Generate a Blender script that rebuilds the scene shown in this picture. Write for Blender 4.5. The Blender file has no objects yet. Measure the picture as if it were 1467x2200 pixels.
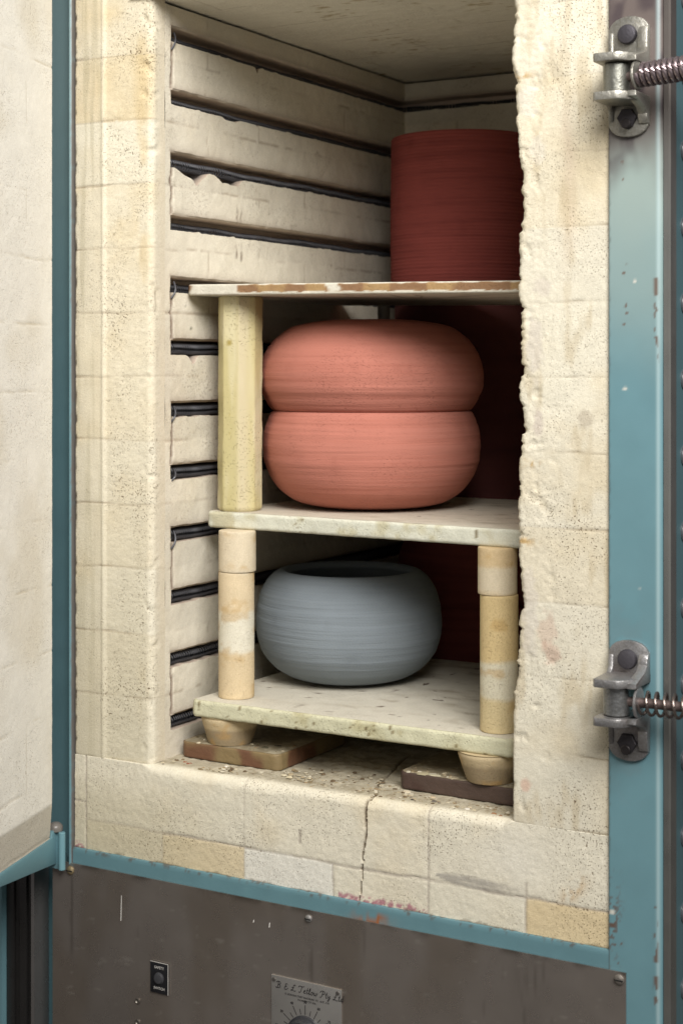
import bpy, bmesh, math, random
import numpy as np
from mathutils import Matrix, Vector
random.seed(7)
rng = np.random.default_rng(11)
SC = bpy.context.scene
COL = SC.collection

# ------------------------------------------------------------------ noise
K1, K2, K3 = np.uint32(374761393), np.uint32(668265263), np.uint32(2246822519)
def vnoise(P, scale, seed=0):
    Q = (np.asarray(P) * np.float32(scale) + np.float32(500.0)).astype(np.float32)
    I = np.floor(Q); Fr = Q - I; I = I.astype(np.uint32)
    Fr = Fr * Fr * (3 - 2 * Fr)
    hx = I[..., 0] * K1 + np.uint32((seed * 3266489917) & 0xffffffff); hy = I[..., 1] * K2; hz = I[..., 2] * K3
    def hsh(h):
        h = (h ^ (h >> np.uint32(13))) * np.uint32(1274126177)
        return ((h >> np.uint32(9)) ^ (h & np.uint32(0x7fffff))).astype(np.float32)
    a, b, c = Fr[..., 0], Fr[..., 1], Fr[..., 2]
    r = None
    for dz in (0, 1):
        h_z = hz + (K3 if dz else np.uint32(0)); l = []
        for dy in (0, 1):
            h_y = h_z + hy + (K2 if dy else np.uint32(0))
            v0 = hsh(hx + h_y); v1 = hsh(hx + K1 + h_y)
            l.append(v0 + (v1 - v0) * a)
        q = l[0] + (l[1] - l[0]) * b
        r = q if r is None else r + (q - r) * c
    return r.astype(np.float64) / float(0x7fffff)

def fbm(P, scale, octv=3, seed=0):
    P = np.asarray(P, float)
    if not np.isscalar(scale):
        P = P * np.asarray(scale, float); scale = 1.0
    r = 0; amp = 1.0; tot = 0
    for o in range(octv):
        r = r + amp * vnoise(P, scale * 2 ** o, seed + 17 * o); tot += amp; amp *= 0.55
    return r / tot

def xyz(x, y, z):
    x, y, z = np.broadcast_arrays(np.asarray(x, float), np.asarray(y, float), np.asarray(z, float))
    return np.stack([x, y, z], -1)

def sstep(a, b, x):
    t = np.clip((x - a) / (b - a), 0, 1)
    return t * t * (3 - 2 * t)

def mix(a, b, t):
    t = np.asarray(t, float)[..., None]
    return np.asarray(a, float) * (1 - t) + np.asarray(b, float) * t

def rgb(h):
    v = [int(h[i:i + 2], 16) / 255 for i in (0, 2, 4)]
    return np.array([c / 12.92 if c <= .04045 else ((c + .055) / 1.055) ** 2.4 for c in v])

# ------------------------------------------------------------------ materials
def material(name, rough=.8, metallic=0., spec=.4, bumps=(), pores=0., pore_col=(.13, .08, .035), base=None, mottle=0., coat=0., rough_var=0.,
             pore_stretch=(1, 1, .85), pore_scale=600., grain=0.):
    m = bpy.data.materials.new(name); m.use_nodes = True
    nt = m.node_tree; N = nt.nodes; L = nt.links
    b = N['Principled BSDF']
    b.inputs['Roughness'].default_value = rough; b.inputs['Metallic'].default_value = metallic
    b.inputs['Specular IOR Level'].default_value = spec
    if coat: b.inputs['Coat Weight'].default_value = coat
    geo = N.new('ShaderNodeNewGeometry')
    def scaled(s):
        v = N.new('ShaderNodeVectorMath'); v.operation = 'MULTIPLY'
        L.new(geo.outputs['Position'], v.inputs[0]); v.inputs[1].default_value = s
        return v.outputs[0]
    def noise(s, detail=2., vec=None):
        n = N.new('ShaderNodeTexNoise'); n.inputs['Scale'].default_value = 1.; n.inputs['Detail'].default_value = detail
        L.new(vec if vec is not None else scaled(s), n.inputs['Vector']); return n.outputs['Fac']
    def ramp(fac, a, b_):
        r = N.new('ShaderNodeMapRange'); r.inputs['From Min'].default_value = a; r.inputs['From Max'].default_value = b_
        L.new(fac, r.inputs['Value']); return r.outputs['Result']
    def math_(op, a, b_):
        n = N.new('ShaderNodeMath'); n.operation = op
        for i, v in enumerate((a, b_)):
            if isinstance(v, (int, float)): n.inputs[i].default_value = v
            else: L.new(v, n.inputs[i])
        return n.outputs[0]
    def mixc(fac, a, b_):
        n = N.new('ShaderNodeMix'); n.data_type = 'RGBA'
        L.new(fac, n.inputs['Factor'])
        for k, v in (('A', a), ('B', b_)):
            s = [i for i in n.inputs if i.name == k and i.type == 'RGBA'][0]
            if isinstance(v, tuple): s.default_value = (*v, 1)
            else: L.new(v, s)
        return [o for o in n.outputs if o.type == 'RGBA'][0]
    at = N.new('ShaderNodeAttribute'); at.attribute_name = 'Col'
    if base is None:
        col = at.outputs['Color']
    else:
        r = N.new('ShaderNodeRGB'); r.outputs[0].default_value = (*base, 1); col = r.outputs[0]
    if mottle:
        f = ramp(noise((28, 28, 28), 5), .32, .68)
        dk = N.new('ShaderNodeVectorMath'); dk.operation = 'SCALE'; L.new(col, dk.inputs[0]); dk.inputs['Scale'].default_value = 1 - mottle
        col = mixc(f, col, dk.outputs[0])
    if grain:
        gf = ramp(noise((620, 620, 620), 3), .30, .70)
        gd = N.new('ShaderNodeVectorMath'); gd.operation = 'MULTIPLY'; L.new(col, gd.inputs[0]); gd.inputs[1].default_value = (1 - grain, 1 - grain * 1.1, 1 - grain * 1.35)
        col = mixc(gf, col, gd.outputs[0])
    height = None
    if pores:
        s = pore_scale
        f1 = noise((s * pore_stretch[0], s * pore_stretch[1], s * pore_stretch[2]), 1.5)
        f2 = noise((s * .42, s * .42, s * .38), 1.)
        dens = noise((13, 13, 13), 3)
        p1 = ramp(f1, .615, .67); p2 = ramp(f2, .69, .73)
        pm = math_('MAXIMUM', p1, p2)
        pm = math_('MULTIPLY', pm, math_('MULTIPLY', ramp(dens, .40, .66), at.outputs['Alpha']))
        pm_c = math_('MULTIPLY', pm, pores)
        col = mixc(pm_c, col, tuple(pore_col))
        height = math_('MULTIPLY', pm, -1.0)
    L.new(col, b.inputs['Base Color'])
    if rough_var:
        rr = ramp(noise((35, 35, 35), 4), .3, .7)
        L.new(math_('ADD', math_('MULTIPLY', rr, rough_var), rough - rough_var / 2), b.inputs['Roughness'])
    prev = None
    if height is not None:
        bp = N.new('ShaderNodeBump'); bp.inputs['Strength'].default_value = .7; bp.inputs['Distance'].default_value = .0012
        L.new(height, bp.inputs['Height']); prev = bp.outputs[0]
    for (s, dist, det) in bumps:
        bp = N.new('ShaderNodeBump'); bp.inputs['Strength'].default_value = 1.; bp.inputs['Distance'].default_value = dist
        L.new(noise(s, det), bp.inputs['Height'])
        if prev is not None: L.new(prev, bp.inputs['Normal'])
        prev = bp.outputs[0]
    if prev is not None: L.new(prev, b.inputs['Normal'])
    return m

M = {}
M['brick'] = material('firebrick', .92, spec=.15, bumps=(((300,) * 3, .0003, 3), ((900,) * 3, .0003, 2)), pores=.85, grain=.15)
M['brick_inner'] = material('firebrick_inner_face', .92, spec=.15, bumps=(((160,) * 3, .00035, 3), ((700,) * 3, .0002, 2)), grain=.12, pores=.45, pore_col=(.22, .15, .09))
M['door_brick'] = material('door_firebrick', .9, spec=.15, bumps=(((400,) * 3, .0002, 3),), pores=.35, pore_col=(.42, .33, .22), grain=.08)
M['clay'] = material('bisque_clay', .92, spec=.12, bumps=(((10, 10, 330), .0006, 3), ((700,) * 3, .00012, 2)), pores=.14, pore_col=(.25, .08, .04), pore_stretch=(.5, .5, 1.), pore_scale=760)
M['grey_clay'] = material('grey_clay', .92, spec=.12, bumps=(((10, 10, 300), .0009, 3), ((420,) * 3, .0003, 3)))
M['shelf'] = material('kiln_shelf', .75, spec=.3, bumps=(((320,) * 3, .0005, 3),), grain=.12, pores=.12, pore_col=(.14, .10, .04))
M['prop'] = material('kiln_prop', .7, spec=.3, bumps=(((420,) * 3, .0003, 3),), grain=.12, pores=.22, pore_col=(.3, .18, .06))
M['prop_glazed'] = material('glazed_prop', .5, spec=.35, bumps=(((300, 300, 40), .0002, 2),), pores=.12, pore_col=(.25, .2, .05), pore_scale=420)
M['tile'] = material('glazed_tile', .55, spec=.4, bumps=(((220,) * 3, .0007, 3),))
M['paint'] = material('blue_paint', .36, spec=.5, bumps=(((600,) * 3, .00006, 2),), rough_var=.12)
M['steel'] = material('dull_stainless', .30, metallic=.80, bumps=(((7, 7, 4), .006, 2),), rough_var=.12)
M['bracket'] = material('cast_zinc', .42, metallic=.78, bumps=(((300,) * 3, .0005, 4),), rough_var=.25, grain=.25)
M['dark_metal'] = material('oxidised_bolt', .55, metallic=.6, bumps=(((400,) * 3, .0004, 3),), rough_var=.2)
M['spring'] = material('spring_steel', .28, metallic=.8, rough_var=.15)
M['element'] = material('element_wire', .5, metallic=.4, base=(.10, .10, .11), spec=.5)
M['plain'] = material('printed_ink', .6, spec=.3)
M['crumb'] = material('brick_crumbs', .9, spec=.15, bumps=(((500,) * 3, .0004, 2),))
M['concrete'] = material('workshop_concrete', .8, base=(.12, .11, .10), bumps=(((60,) * 3, .001, 4),), mottle=.3)

# ------------------------------------------------------------------ objects
ROOTPOS = {}
def empty(name, loc, label, cat, group=None):
    o = bpy.data.objects.new(name, None); COL.objects.link(o); o.location = loc
    o.empty_display_size = .05
    tag(o, label, cat, group)
    return o

def tag(o, label=None, cat=None, group=None, kind=None):
    if label: o['label'] = label
    if cat: o['category'] = cat
    if group: o['group'] = group
    if kind: o['kind'] = kind
    return o

WORLD = {}
def build(name, V, faces, mat, parent=None, color=None, alpha=None, sharp=40, origin=None, smooth=True):
    """V in world metres; colour linear rgb per vertex (or one colour); the origin goes to the base of the piece."""
    V = np.asarray(V, float).reshape(-1, 3)
    lo, hi = V.min(0), V.max(0)
    org = np.array([(lo[0] + hi[0]) / 2, (lo[1] + hi[1]) / 2, lo[2]]) if origin is None else np.array(origin, float)
    me = bpy.data.meshes.new(name)
    if isinstance(faces, np.ndarray):
        nf = len(faces); k = faces.shape[1]
        me.vertices.add(len(V)); me.vertices.foreach_set('co', (V - org).ravel())
        me.loops.add(nf * k); me.loops.foreach_set('vertex_index', faces.ravel().astype(np.int32))
        me.polygons.add(nf); me.polygons.foreach_set('loop_start', np.arange(0, nf * k, k, dtype=np.int32))
        me.update(calc_edges=True); me.validate()
    else:
        me.from_pydata([tuple(v) for v in (V - org)], [], [tuple(f) for f in faces]); me.validate(); me.update()
    if color is None: color = (1, 1, 1)
    c = np.ones((len(V), 4)); c[:, :3] = np.clip(np.asarray(color, float).reshape(-1, 3), 0, 1)
    if alpha is not None: c[:, 3] = np.clip(np.asarray(alpha, float).reshape(-1), 0, 1)
    a = me.color_attributes.new('Col', 'FLOAT_COLOR', 'POINT')
    a.data.foreach_set('color', c.ravel().astype(np.float32))
    if smooth:
        me.polygons.foreach_set('use_smooth', np.ones(len(me.polygons), bool))
        if sharp: me.set_sharp_from_angle(angle=math.radians(sharp))
    me.materials.append(mat)
    o = bpy.data.objects.new(name, me); COL.objects.link(o)
    WORLD[o] = org
    if parent is not None:
        o.parent = parent
        po = WORLD[parent] if parent in WORLD else np.array(parent.location)
        o.location = org - po
    else:
        o.location = org
    return o

def grid_faces(n, m, cu=False, cv=False):
    i = np.arange(n if cu else n - 1); j = np.arange(m if cv else m - 1)
    I, J = np.meshgrid(i, j, indexing='ij')
    I2, J2 = (I + 1) % n, (J + 1) % m
    return np.stack([I * m + J, I2 * m + J, I2 * m + J2, I * m + J2], -1).reshape(-1, 4)

def sheet(name, V, mat, parent, color, alpha=None, sharp=40):
    n, m = V.shape[:2]
    return build(name, V, grid_faces(n, m), mat, parent, np.asarray(color).reshape(-1, 3), None if alpha is None else np.broadcast_to(alpha, (n, m)), sharp)

class MB:
    """collects shells of one part"""
    def __init__(s): s.v = []; s.f = []; s.c = []
    def add(s, V, F, c=(1, 1, 1)):
        k = len(s.v); V = [tuple(map(float, p)) for p in np.asarray(V, float).reshape(-1, 3)]
        s.v += V; s.f += [tuple(int(i) + k for i in f) for f in F]
        c = np.asarray(c, float)
        s.c += [tuple(c)] * len(V) if c.ndim == 1 else [tuple(x) for x in c.reshape(-1, 3)]
        return s
    def box(s, x0, x1, y0, y1, z0, z1, c=(1, 1, 1), bev=.0):
        return s.prism([(x0, y0), (x1, y0), (x1, y1), (x0, y1)], z0, z1, 2, c, bev)
    def prism(s, poly, a, b, axis=2, c=(1, 1, 1), bev=0., xf=None):
        poly = np.asarray(poly, float)
        ar = .5 * np.sum(poly[:, 0] * np.roll(poly[:, 1], -1) - np.roll(poly[:, 0], -1) * poly[:, 1])
        if ar < 0: poly = poly[::-1]
        def inset(d):
            if d == 0: return poly
            p = np.roll(poly, 1, 0); q = np.roll(poly, -1, 0)
            e1 = poly - p; e2 = q - poly
            e1 /= np.maximum(np.linalg.norm(e1, axis=1, keepdims=True), 1e-9); e2 /= np.maximum(np.linalg.norm(e2, axis=1, keepdims=True), 1e-9)
            n1 = np.stack([-e1[:, 1], e1[:, 0]], 1); n2 = np.stack([-e2[:, 1], e2[:, 0]], 1)
            nn = n1 + n2; nn /= np.maximum(np.linalg.norm(nn, axis=1, keepdims=True), 1e-9)
            k = d / np.maximum(np.sum(nn * n1, 1, keepdims=True), .5)
            return poly + nn * k
        lv = [(a, 0)] if not bev else [(a, bev), (a + bev * .3, bev * .3), (a + bev, 0), (b - bev, 0), (b - bev * .3, bev * .3), (b, bev)]
        if not bev: lv.append((b, 0))
        n = len(poly); V = []
        for h, d in lv:
            p = inset(d)
            for q in p:
                V.append({2: (q[0], q[1], h), 1: (q[0], h, q[1]), 0: (h, q[0], q[1])}[axis])
        V = np.array(V)
        if xf is not None: V = np.array([xf(v) for v in V])
        F = [(i * n + j, i * n + (j + 1) % n, (i + 1) * n + (j + 1) % n, (i + 1) * n + j) for i in range(len(lv) - 1) for j in range(n)]
        F += [tuple(range(n))[::-1], tuple((len(lv) - 1) * n + j for j in range(n))]
        return s.add(V, F, c)
    def cyl(s, p, axis, r, h, n=24, c=(1, 1, 1), prof=None):
        """prof: list of (height, radius) along axis starting at p"""
        a = np.array(axis, float); a /= np.linalg.norm(a)
        u = np.cross(a, (0, 0, 1) if abs(a[2]) < .9 else (1, 0, 0)); u /= np.linalg.norm(u); w = np.cross(a, u)
        if prof is None:
            e = min(.0008, r * .2, h * .2); prof = [(0, r - e), (e, r), (h - e, r), (h, r - e)]
        t = np.linspace(0, 2 * np.pi, n, endpoint=False)
        V = [np.array(p) + a * hh + (np.outer(np.cos(t), u) + np.outer(np.sin(t), w)) * rr for hh, rr in prof]
        k = len(prof)
        F = [(i * n + j, i * n + (j + 1) % n, (i + 1) * n + (j + 1) % n, (i + 1) * n + j) for i in range(k - 1) for j in range(n)]
        F += [tuple(range(n))[::-1], tuple((k - 1) * n + j for j in range(n))]
        return s.add(np.array(V), F, c)
    def tube(s, pts, r, n=8, c=(1, 1, 1)):
        P = np.asarray(pts, float); T = np.gradient(P, axis=0); T /= np.maximum(np.linalg.norm(T, axis=1, keepdims=True), 1e-9)
        ref = np.array([0, 0, 1.]) if abs(T[:, 2]).mean() < .8 else np.array([1., 0, 0])
        U = np.cross(T, ref); U /= np.maximum(np.linalg.norm(U, axis=1, keepdims=True), 1e-9); W = np.cross(T, U)
        t = np.linspace(0, 2 * np.pi, n, endpoint=False)
        V = P[:, None] + r * (np.cos(t)[None, :, None] * U[:, None] + np.sin(t)[None, :, None] * W[:, None])
        m = len(P)
        F = [tuple(f) for f in grid_faces(m, n, False, True)] + [tuple(range(n)), tuple((m - 1) * n + j for j in range(n))[::-1]]
        return s.add(V, F, c)
    def build(s, name, mat, parent=None, sharp=35, alpha=None, origin=None, smooth=True):
        return build(name, s.v, s.f, mat, parent, np.array(s.c), alpha, sharp, origin, smooth)

def lathe(name, prof, c, mat, parent=None, n=128, color=None, wob=0., seed=0, sub=6, alpha=None, tilt=None, ridge=0., ridge_f=170.):
    """prof (r, z) control points, Catmull-Rom smoothed unless sub == 0"""
    p = np.array(prof, float)
    if sub:
        q = np.vstack([2 * p[0] - p[1], p, 2 * p[-1] - p[-2]]); out = []
        for i in range(1, len(q) - 2):
            for k in range(sub):
                t = k / sub
                out.append(.5 * (2 * q[i] + (q[i + 1] - q[i - 1]) * t + (2 * q[i - 1] - 5 * q[i] + 4 * q[i + 1] - q[i + 2]) * t * t
                                 + (-q[i - 1] + 3 * q[i] - 3 * q[i + 1] + q[i + 2]) * t ** 3))
        out.append(p[-1]); p = np.array(out)
    r = np.maximum(p[:, 0], 0.0004); z = p[:, 1]
    t = np.linspace(0, 2 * np.pi, n, endpoint=False)
    R = r[:, None] * np.ones(n)
    if wob:
        A = xyz(np.cos(t)[None, :] * 1.2 + seed, np.sin(t)[None, :] * 1.2, z[:, None] * 9)
        R = R * (1 + wob * (fbm(A, 1.0, 2, seed) - .5))
    if ridge:
        A = xyz(np.cos(t)[None, :] * .25 + seed, np.sin(t)[None, :] * .25, z[:, None] * ridge_f)
        R = R + ridge * (fbm(A, 1.0, 3, seed + 3) - .5) * np.clip(R / .05, 0, 1)
    V = np.stack([c[0] + R * np.cos(t), c[1] + R * np.sin(t), c[2] + z[:, None] * np.ones(n)], -1)
    col = color(V, t, z) if callable(color) else color
    if tilt is not None: V = tilt(V)
    F = grid_faces(len(r), n, False, True)
    Fl = [tuple(f) for f in F]
    Fl.append(tuple(range(n))[::-1])
    if r[-1] > .0005: Fl.append(tuple((len(r) - 1) * n + j for j in range(n)))
    al = None if alpha is None else np.broadcast_to(alpha, V.shape[:2]).reshape(-1)
    return build(name, V.reshape(-1, 3), Fl, mat, parent, np.asarray(col, float).reshape(-1, 3) if np.ndim(col) > 1 else col, al, 50)

# ------------------------------------------------------------------ palette
CREAM = np.array([.74, .695, .575]); OCHRE = np.array([.64, .49, .25]); WHITE = np.array([.74, .70, .58]); GREYW = np.array([.60, .575, .52])
PINK = np.array([.60, .47, .42]); UMBER = np.array([.20, .13, .075])
BLUE = np.array([.130, .250, .285])

def brick_tone(P, seed, yellow=.5):
    """base colour field of a firebrick face, without joints"""
    a = fbm(P, 9, 3, seed); b = fbm(P, 30, 3, seed + 5); c = fbm(P, 120, 2, seed + 9)
    col = mix(CREAM, OCHRE, .75 * yellow * sstep(.48, .80, .6 * a + .4 * b))
    col = mix(col, WHITE, .7 * sstep(.52, .75, fbm(P, 14, 3, seed + 31)))
    return col * (.93 + .14 * c)[..., None]

# ================================================================== KILN
FLOOR = .112; CEIL = 1.014; YB = .644; XL = .112; XR = .575; WT = .68; TOP = 1.13
kiln = empty('kiln', (.34, .33, -.44), 'front loading brick kiln with blue painted steel frame and its door open', 'kiln')

JZ = [.112 + .076 * k for k in range(14)]
def joints(z, pts, x, seed, w=.0011):
    """darkness of the bed joints at heights JZ, wavering with x"""
    z, x = np.broadcast_arrays(z, x)
    k = np.clip(np.round((z - JZ[0]) / .076), 0, 13)
    off = (fbm(xyz(x, 0 * x, k * 3.1), 24, 2, seed) - .5) * .0045
    return 1 - sstep(w * .3, w * 1.6, np.abs(z - JZ[0] - .076 * k - off))

# ---- left jamb: front strip turning round the corner into the chamber
def jamb_rows(z0, z1, step): return np.linspace(z0, z1, int((z1 - z0) / step) + 1)
zr = jamb_rows(FLOOR, TOP, .0017)
prof = []
for x in np.arange(.001, .0385, .0018): prof.append((x, 0., 0, -1))
for x in np.arange(.0385, .048, .0012): prof.append((x, -.0016 * math.sin(math.pi * (x - .0385) / .0095) ** 2 + .0014 * (x - .0385) / .0095, 0, -1))
for x in np.arange(.048, .104, .0018): prof.append((x, .0014 + .0030 * (x - .048) / .056, 0, -1))
for a in np.linspace(0, 90, 12):
    a = math.radians(a); prof.append((.104 + .008 * math.sin(a), .0124 - .008 * math.cos(a), math.sin(a), -math.cos(a)))
for y in np.arange(.0142, .0295, .0018): prof.append((XL, y, 1, 0))
prof.append((XL, .030, 1, 0))
prof = np.array(prof)
S = np.concatenate([[0], np.cumsum(np.hypot(np.diff(prof[:, 0]), np.diff(prof[:, 1])))])
px_, zz = np.meshgrid(prof[:, 0], zr); py_ = np.broadcast_to(prof[:, 1], px_.shape); s_ = np.broadcast_to(S, px_.shape)
nx = np.broadcast_to(prof[:, 2], px_.shape); ny = np.broadcast_to(prof[:, 3], px_.shape)
P = xyz(px_, py_, zz)
rough = sstep(.035, .055, s_) * (1 - .8 * sstep(.108, .128, s_))
course = np.floor((zz - .112 + (fbm(P, 20, 2, 3) - .5) * .004) / .076).astype(int)
jm = joints(zz, None, px_ + py_, 3) * (.45 + .55 * sstep(.4, .6, fbm(P, 40, 2, 8))) * (1 - .45 * sstep(.045, .06, s_)) * (1 - .5 * sstep(.105, .125, s_))
disp = (fbm(P, 35, 2, 1) - .5) * .0012 + (fbm(P, (160, 160, 480), 3, 2) - .5) * .0013 * rough - jm * .0006
edge_chip = sstep(.60, .85, fbm(P, 60, 2, 77)) * np.exp(-((s_ - .108) / .012) ** 2) * .004
disp = disp - edge_chip
Vj = P + np.stack([nx, ny, 0 * nx], -1) * disp[..., None]
col = brick_tone(P, 4, .55)
ct = {0: .1, 1: .2, 2: .0, 3: .25, 4: .15, 5: .35, 6: .30, 7: .25, 8: .2, 9: -.6, 10: .75, 11: .35, 12: .3, 13: .2}
tv = np.vectorize(lambda k: ct.get(int(k), .2))(course) * (1 - sstep(.11, .125, s_))
col = mix(col, OCHRE, np.clip(tv, 0, 1) * .55 * (.5 + fbm(P, 25, 3, 12)))
col = mix(col, WHITE * 1.02, np.clip(-tv, 0, 1))
band = np.exp(-((s_ - .098) / .012) ** 2) * sstep(.42, .62, fbm(P, (40, 40, 14), 3, 21))
col = mix(col, np.array([.60, .44, .20]), .42 * band)
col = mix(col, WHITE, .5 * np.exp(-((s_ - .0415) / .003) ** 2))
stre = sstep(.5, .72, fbm(P, (180, 180, 7), 3, 40)) * (1 - sstep(.03, .05, s_))
col = mix(col, np.array([.40, .36, .24]), .35 * stre)
low_shade = (1 - sstep(.15, .62, zz)) * (1 - sstep(.095, .115, s_))  # light falloff down the jamb, painted into the brick colour
col = mix(col, np.array([.52, .475, .35]), .55 * low_shade)
inn = sstep(.112, .128, s_)
col = mix(col, np.array([.70, .625, .49]), .75 * inn)
col = mix(col, UMBER, .6 * jm)
col = mix(col, np.array([.06, .05, .04]), .9 * (1 - sstep(.0006, .0026, s_ + (fbm(P, 130, 2, 6) - .5) * .004)))  # shadow line of the gap beside the frame, painted on the edge
al = (.5 + .5 * rough) * (1 - .7 * inn)
sheet('jamb', Vj, M['brick'], kiln, col, al)

# ---- chamber walls with element slots
SLOTS = [.1527 + .0749 * k for k in range(12)]
DEP = .031
def lip_chip(kind, k, u):
    c = 0 * u
    if kind == 'left':
        if k == 9:
            c = c + .0105 * sstep(.05, .075, u) * (1 - sstep(.10, .13, u)) * (.5 + .8 * vnoise(xyz(u, 0 * u, 0 * u), 70, 3))
            c = c + .009 * sstep(.13, .155, u) * (1 - sstep(.185, .20, u))
            c = c + .006 * np.exp(-((u - .095) / .006) ** 2)
        if k == 6: c = c + .011 * np.exp(-((u - .088) / .0075) ** 2)
        if k == 11: c = c + .008 * np.exp(-((u - .232) / .003) ** 2)
        if k == 10: c = c + .003 * np.exp(-((u - .232) / .003) ** 2) + .003 * sstep(.15, .16, u) * (1 - sstep(.18, .19, u))
    return c

def wall(name, kind, origin, ud, nd, u0, u1, slot_lo, slot_hi, ztop, seed, vj, st=.0026):
    us = np.concatenate([np.arange(u0, slot_lo - .0004, .0026), [slot_lo - .0003, slot_lo + .0003], np.arange(slot_lo + .0015, min(slot_hi, u1) - .0004, st),
                         [slot_hi - .0003, slot_hi + .0003] if slot_hi < u1 else [], [], [u1]])
    us = np.unique(np.round(us, 5)); m = len(us)
    ins = ((us > slot_lo) & (us < slot_hi)).astype(float)
    zl, dl, gl = [], [], []
    prev = np.full(m, FLOOR - .012)
    uu = xyz(us, 0 * us, 0 * us)
    for k, zc in enumerate(SLOTS):
        e = sstep(slot_lo, slot_lo + .006, us)
        jag = (fbm(uu, 160, 3, seed + k) - .5) * .0009 + .0012 * sstep(.68, .8, fbm(uu, 90, 2, seed + 50 + k))
        lo = zc - .009 + jag - lip_chip(kind, k, us)
        hi = zc + .009 + (fbm(uu, 60, 3, seed + 100 + k) - .5) * .0013
        nf = 18 if st < .01 else 6
        for i in range(nf + 1):
            zl.append(prev + (lo - prev) * i / nf); dl.append(0 * us); gl.append(0 * us)
        dz = zc - .009
        for f in (.04, .5, 1.): zl.append(lo - .0006 * f); dl.append(ins * DEP * f); gl.append(ins)
        for f in (.5,): zl.append(0 * us + zc); dl.append(ins * DEP); gl.append(ins)
        for f in (1., .97, .6, .2): zl.append(hi - .0006 - .0004 * (f == 1.)); dl.append(ins * DEP * f); gl.append(ins * (1 if f == 1. else .93))
        zl.append(hi); dl.append(ins * .0022); gl.append(ins * .7)
        prev = hi + .0022
    for i in range(11): zl.append(prev + (ztop - prev) * i / 10); dl.append(0 * us); gl.append(0 * us)
    Z = np.array(zl); D = np.array(dl); G = np.array(gl); U = np.broadcast_to(us, Z.shape)
    Pw = np.stack([origin[0] + ud[0] * U, origin[1] + ud[1] * U, Z], -1)
    flat = 1 - np.clip(D / .002, 0, 1)
    jm = joints(Z, None, U, seed + 7, .0007) * (.25 + .55 * sstep(.35, .6, fbm(Pw, 12, 2, seed + 3)))
    par = np.floor((Z - .112) / .076).astype(int) % 2
    for off in vj:
        dd = np.abs(U - off[0] - (fbm(xyz(0 * U, 0 * U, Z), 90, 2, seed) - .5) * .003)
        jm = np.maximum(jm, (1 - sstep(.0004, .0016, dd)) * (par == off[1]) * .6 * sstep(.35, .6, fbm(Pw, 45, 2, seed + 4)))
    jm = jm * flat
    disp = ((fbm(Pw, 26, 3, seed + 1) - .5) * .0022 + (fbm(Pw, 110, 3, seed + 2) - .5) * .0012) * flat - jm * .0009
    Vw = Pw + np.array([nd[0], nd[1], 0.]) * (disp - D)[..., None]
    col = brick_tone(Pw, seed, .18) * np.array([.98, .97, .98])
    col = mix(col, np.array([.62, .55, .43]), .35 * sstep(.45, .7, fbm(Pw, 7, 3, seed + 61)))
    ckw = np.floor((Z - .112) / .076); bkw = np.floor((U + .114 * (ckw % 2)) / .2285)
    col = col * (.94 + .12 * vnoise(xyz(ckw * 5.1, bkw * 3.3, 0 * U), 1., seed + 77))[..., None]
    col = mix(col, UMBER * 1.2, .6 * jm)
    if kind == 'left':
        # hairpin channels between slot pairs, smeared with cement
        for k in range(0, 12, 2):
            a, b = SLOTS[k] + .008, SLOTS[k + 1] - .008
            wv = .044 + (fbm(xyz(0 * Z, 0 * Z, Z), 80, 3, k) - .5) * .004
            mk = (1 - sstep(.0016, .0030, np.abs(U - wv))) * sstep(a, a + .003, Z) * (1 - sstep(b - .003, b + .003, Z)) * flat
            col = mix(col, np.array([.17, .115, .085]), .92 * mk)
            Vw = Vw - np.array([nd[0], nd[1], 0.]) * (mk * .0026)[..., None]
        # two dark burn runs
        for yc, z0, z1 in ((.184, .752, .790), (.193, .752, .786), (.183, .715, .742), (.194, .712, .742)):
            q = np.exp(-((U - yc - (fbm(xyz(0 * Z, 0 * Z, Z), 130, 2, 5) - .5) * .004) / .0022) ** 2) * sstep(z0, z0 + .004, Z) * (1 - sstep(z1 - .02, z1, Z)) * flat
            col = mix(col, np.array([.10, .05, .03]), .8 * q * sstep(.3, .55, fbm(Pw, 200, 2, 14)))
        for yc, zc, r in ((.083, .625, .003), (.108, .654, .0025), (.072, .652, .002)):
            q = 1 - sstep(r * .4, r, np.hypot(U - yc, (Z - zc) * 1.6)); col = mix(col, np.array([.05, .06, .03]), .85 * q * flat)
    lip_dark = np.exp(-np.min([np.abs(Z - s - .0115) for s in SLOTS], axis=0) / .004) * ((U > slot_lo - .002) & (U < slot_hi))  # darker tone along the upper lip of each slot
    col = mix(col, np.array([.34, .27, .22]), .55 * lip_dark * flat)
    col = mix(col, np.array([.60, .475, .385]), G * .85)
    col = mix(col, np.array([.085, .075, .075]), .9 * (D > .012) * (G > .95) * np.where(Z > .645, Z < np.round((Z - SLOTS[0]) / .0749) * .0749 + SLOTS[0] - .0015, 1))  # shade deep in the grooves, put into the brick colour
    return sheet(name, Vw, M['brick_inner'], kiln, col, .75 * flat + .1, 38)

wall('side_wall', 'left', (XL, 0), (0, 1), (1, 0), .030, YB + DEP + .004, .0418, 9, CEIL - .003, 20, [(.235, 0), (.46, 0), (.12, 1), (.35, 1), (.57, 1)])
wall('back_wall', 'back', (0, YB), (1, 0), (0, -1), XL - DEP - .004, XR + DEP + .004, -9, 9, CEIL - .0035, 220, [(.20, 0), (.42, 0), (.31, 1), (.53, 1)], .0035)
wall('side_wall', 'right', (XR, 0), (0, 1), (-1, 0), .030, YB + DEP + .004, .0418, 9, CEIL - .003, 420, [(.235, 0), (.46, 0), (.12, 1), (.35, 1)], .012)

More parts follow.
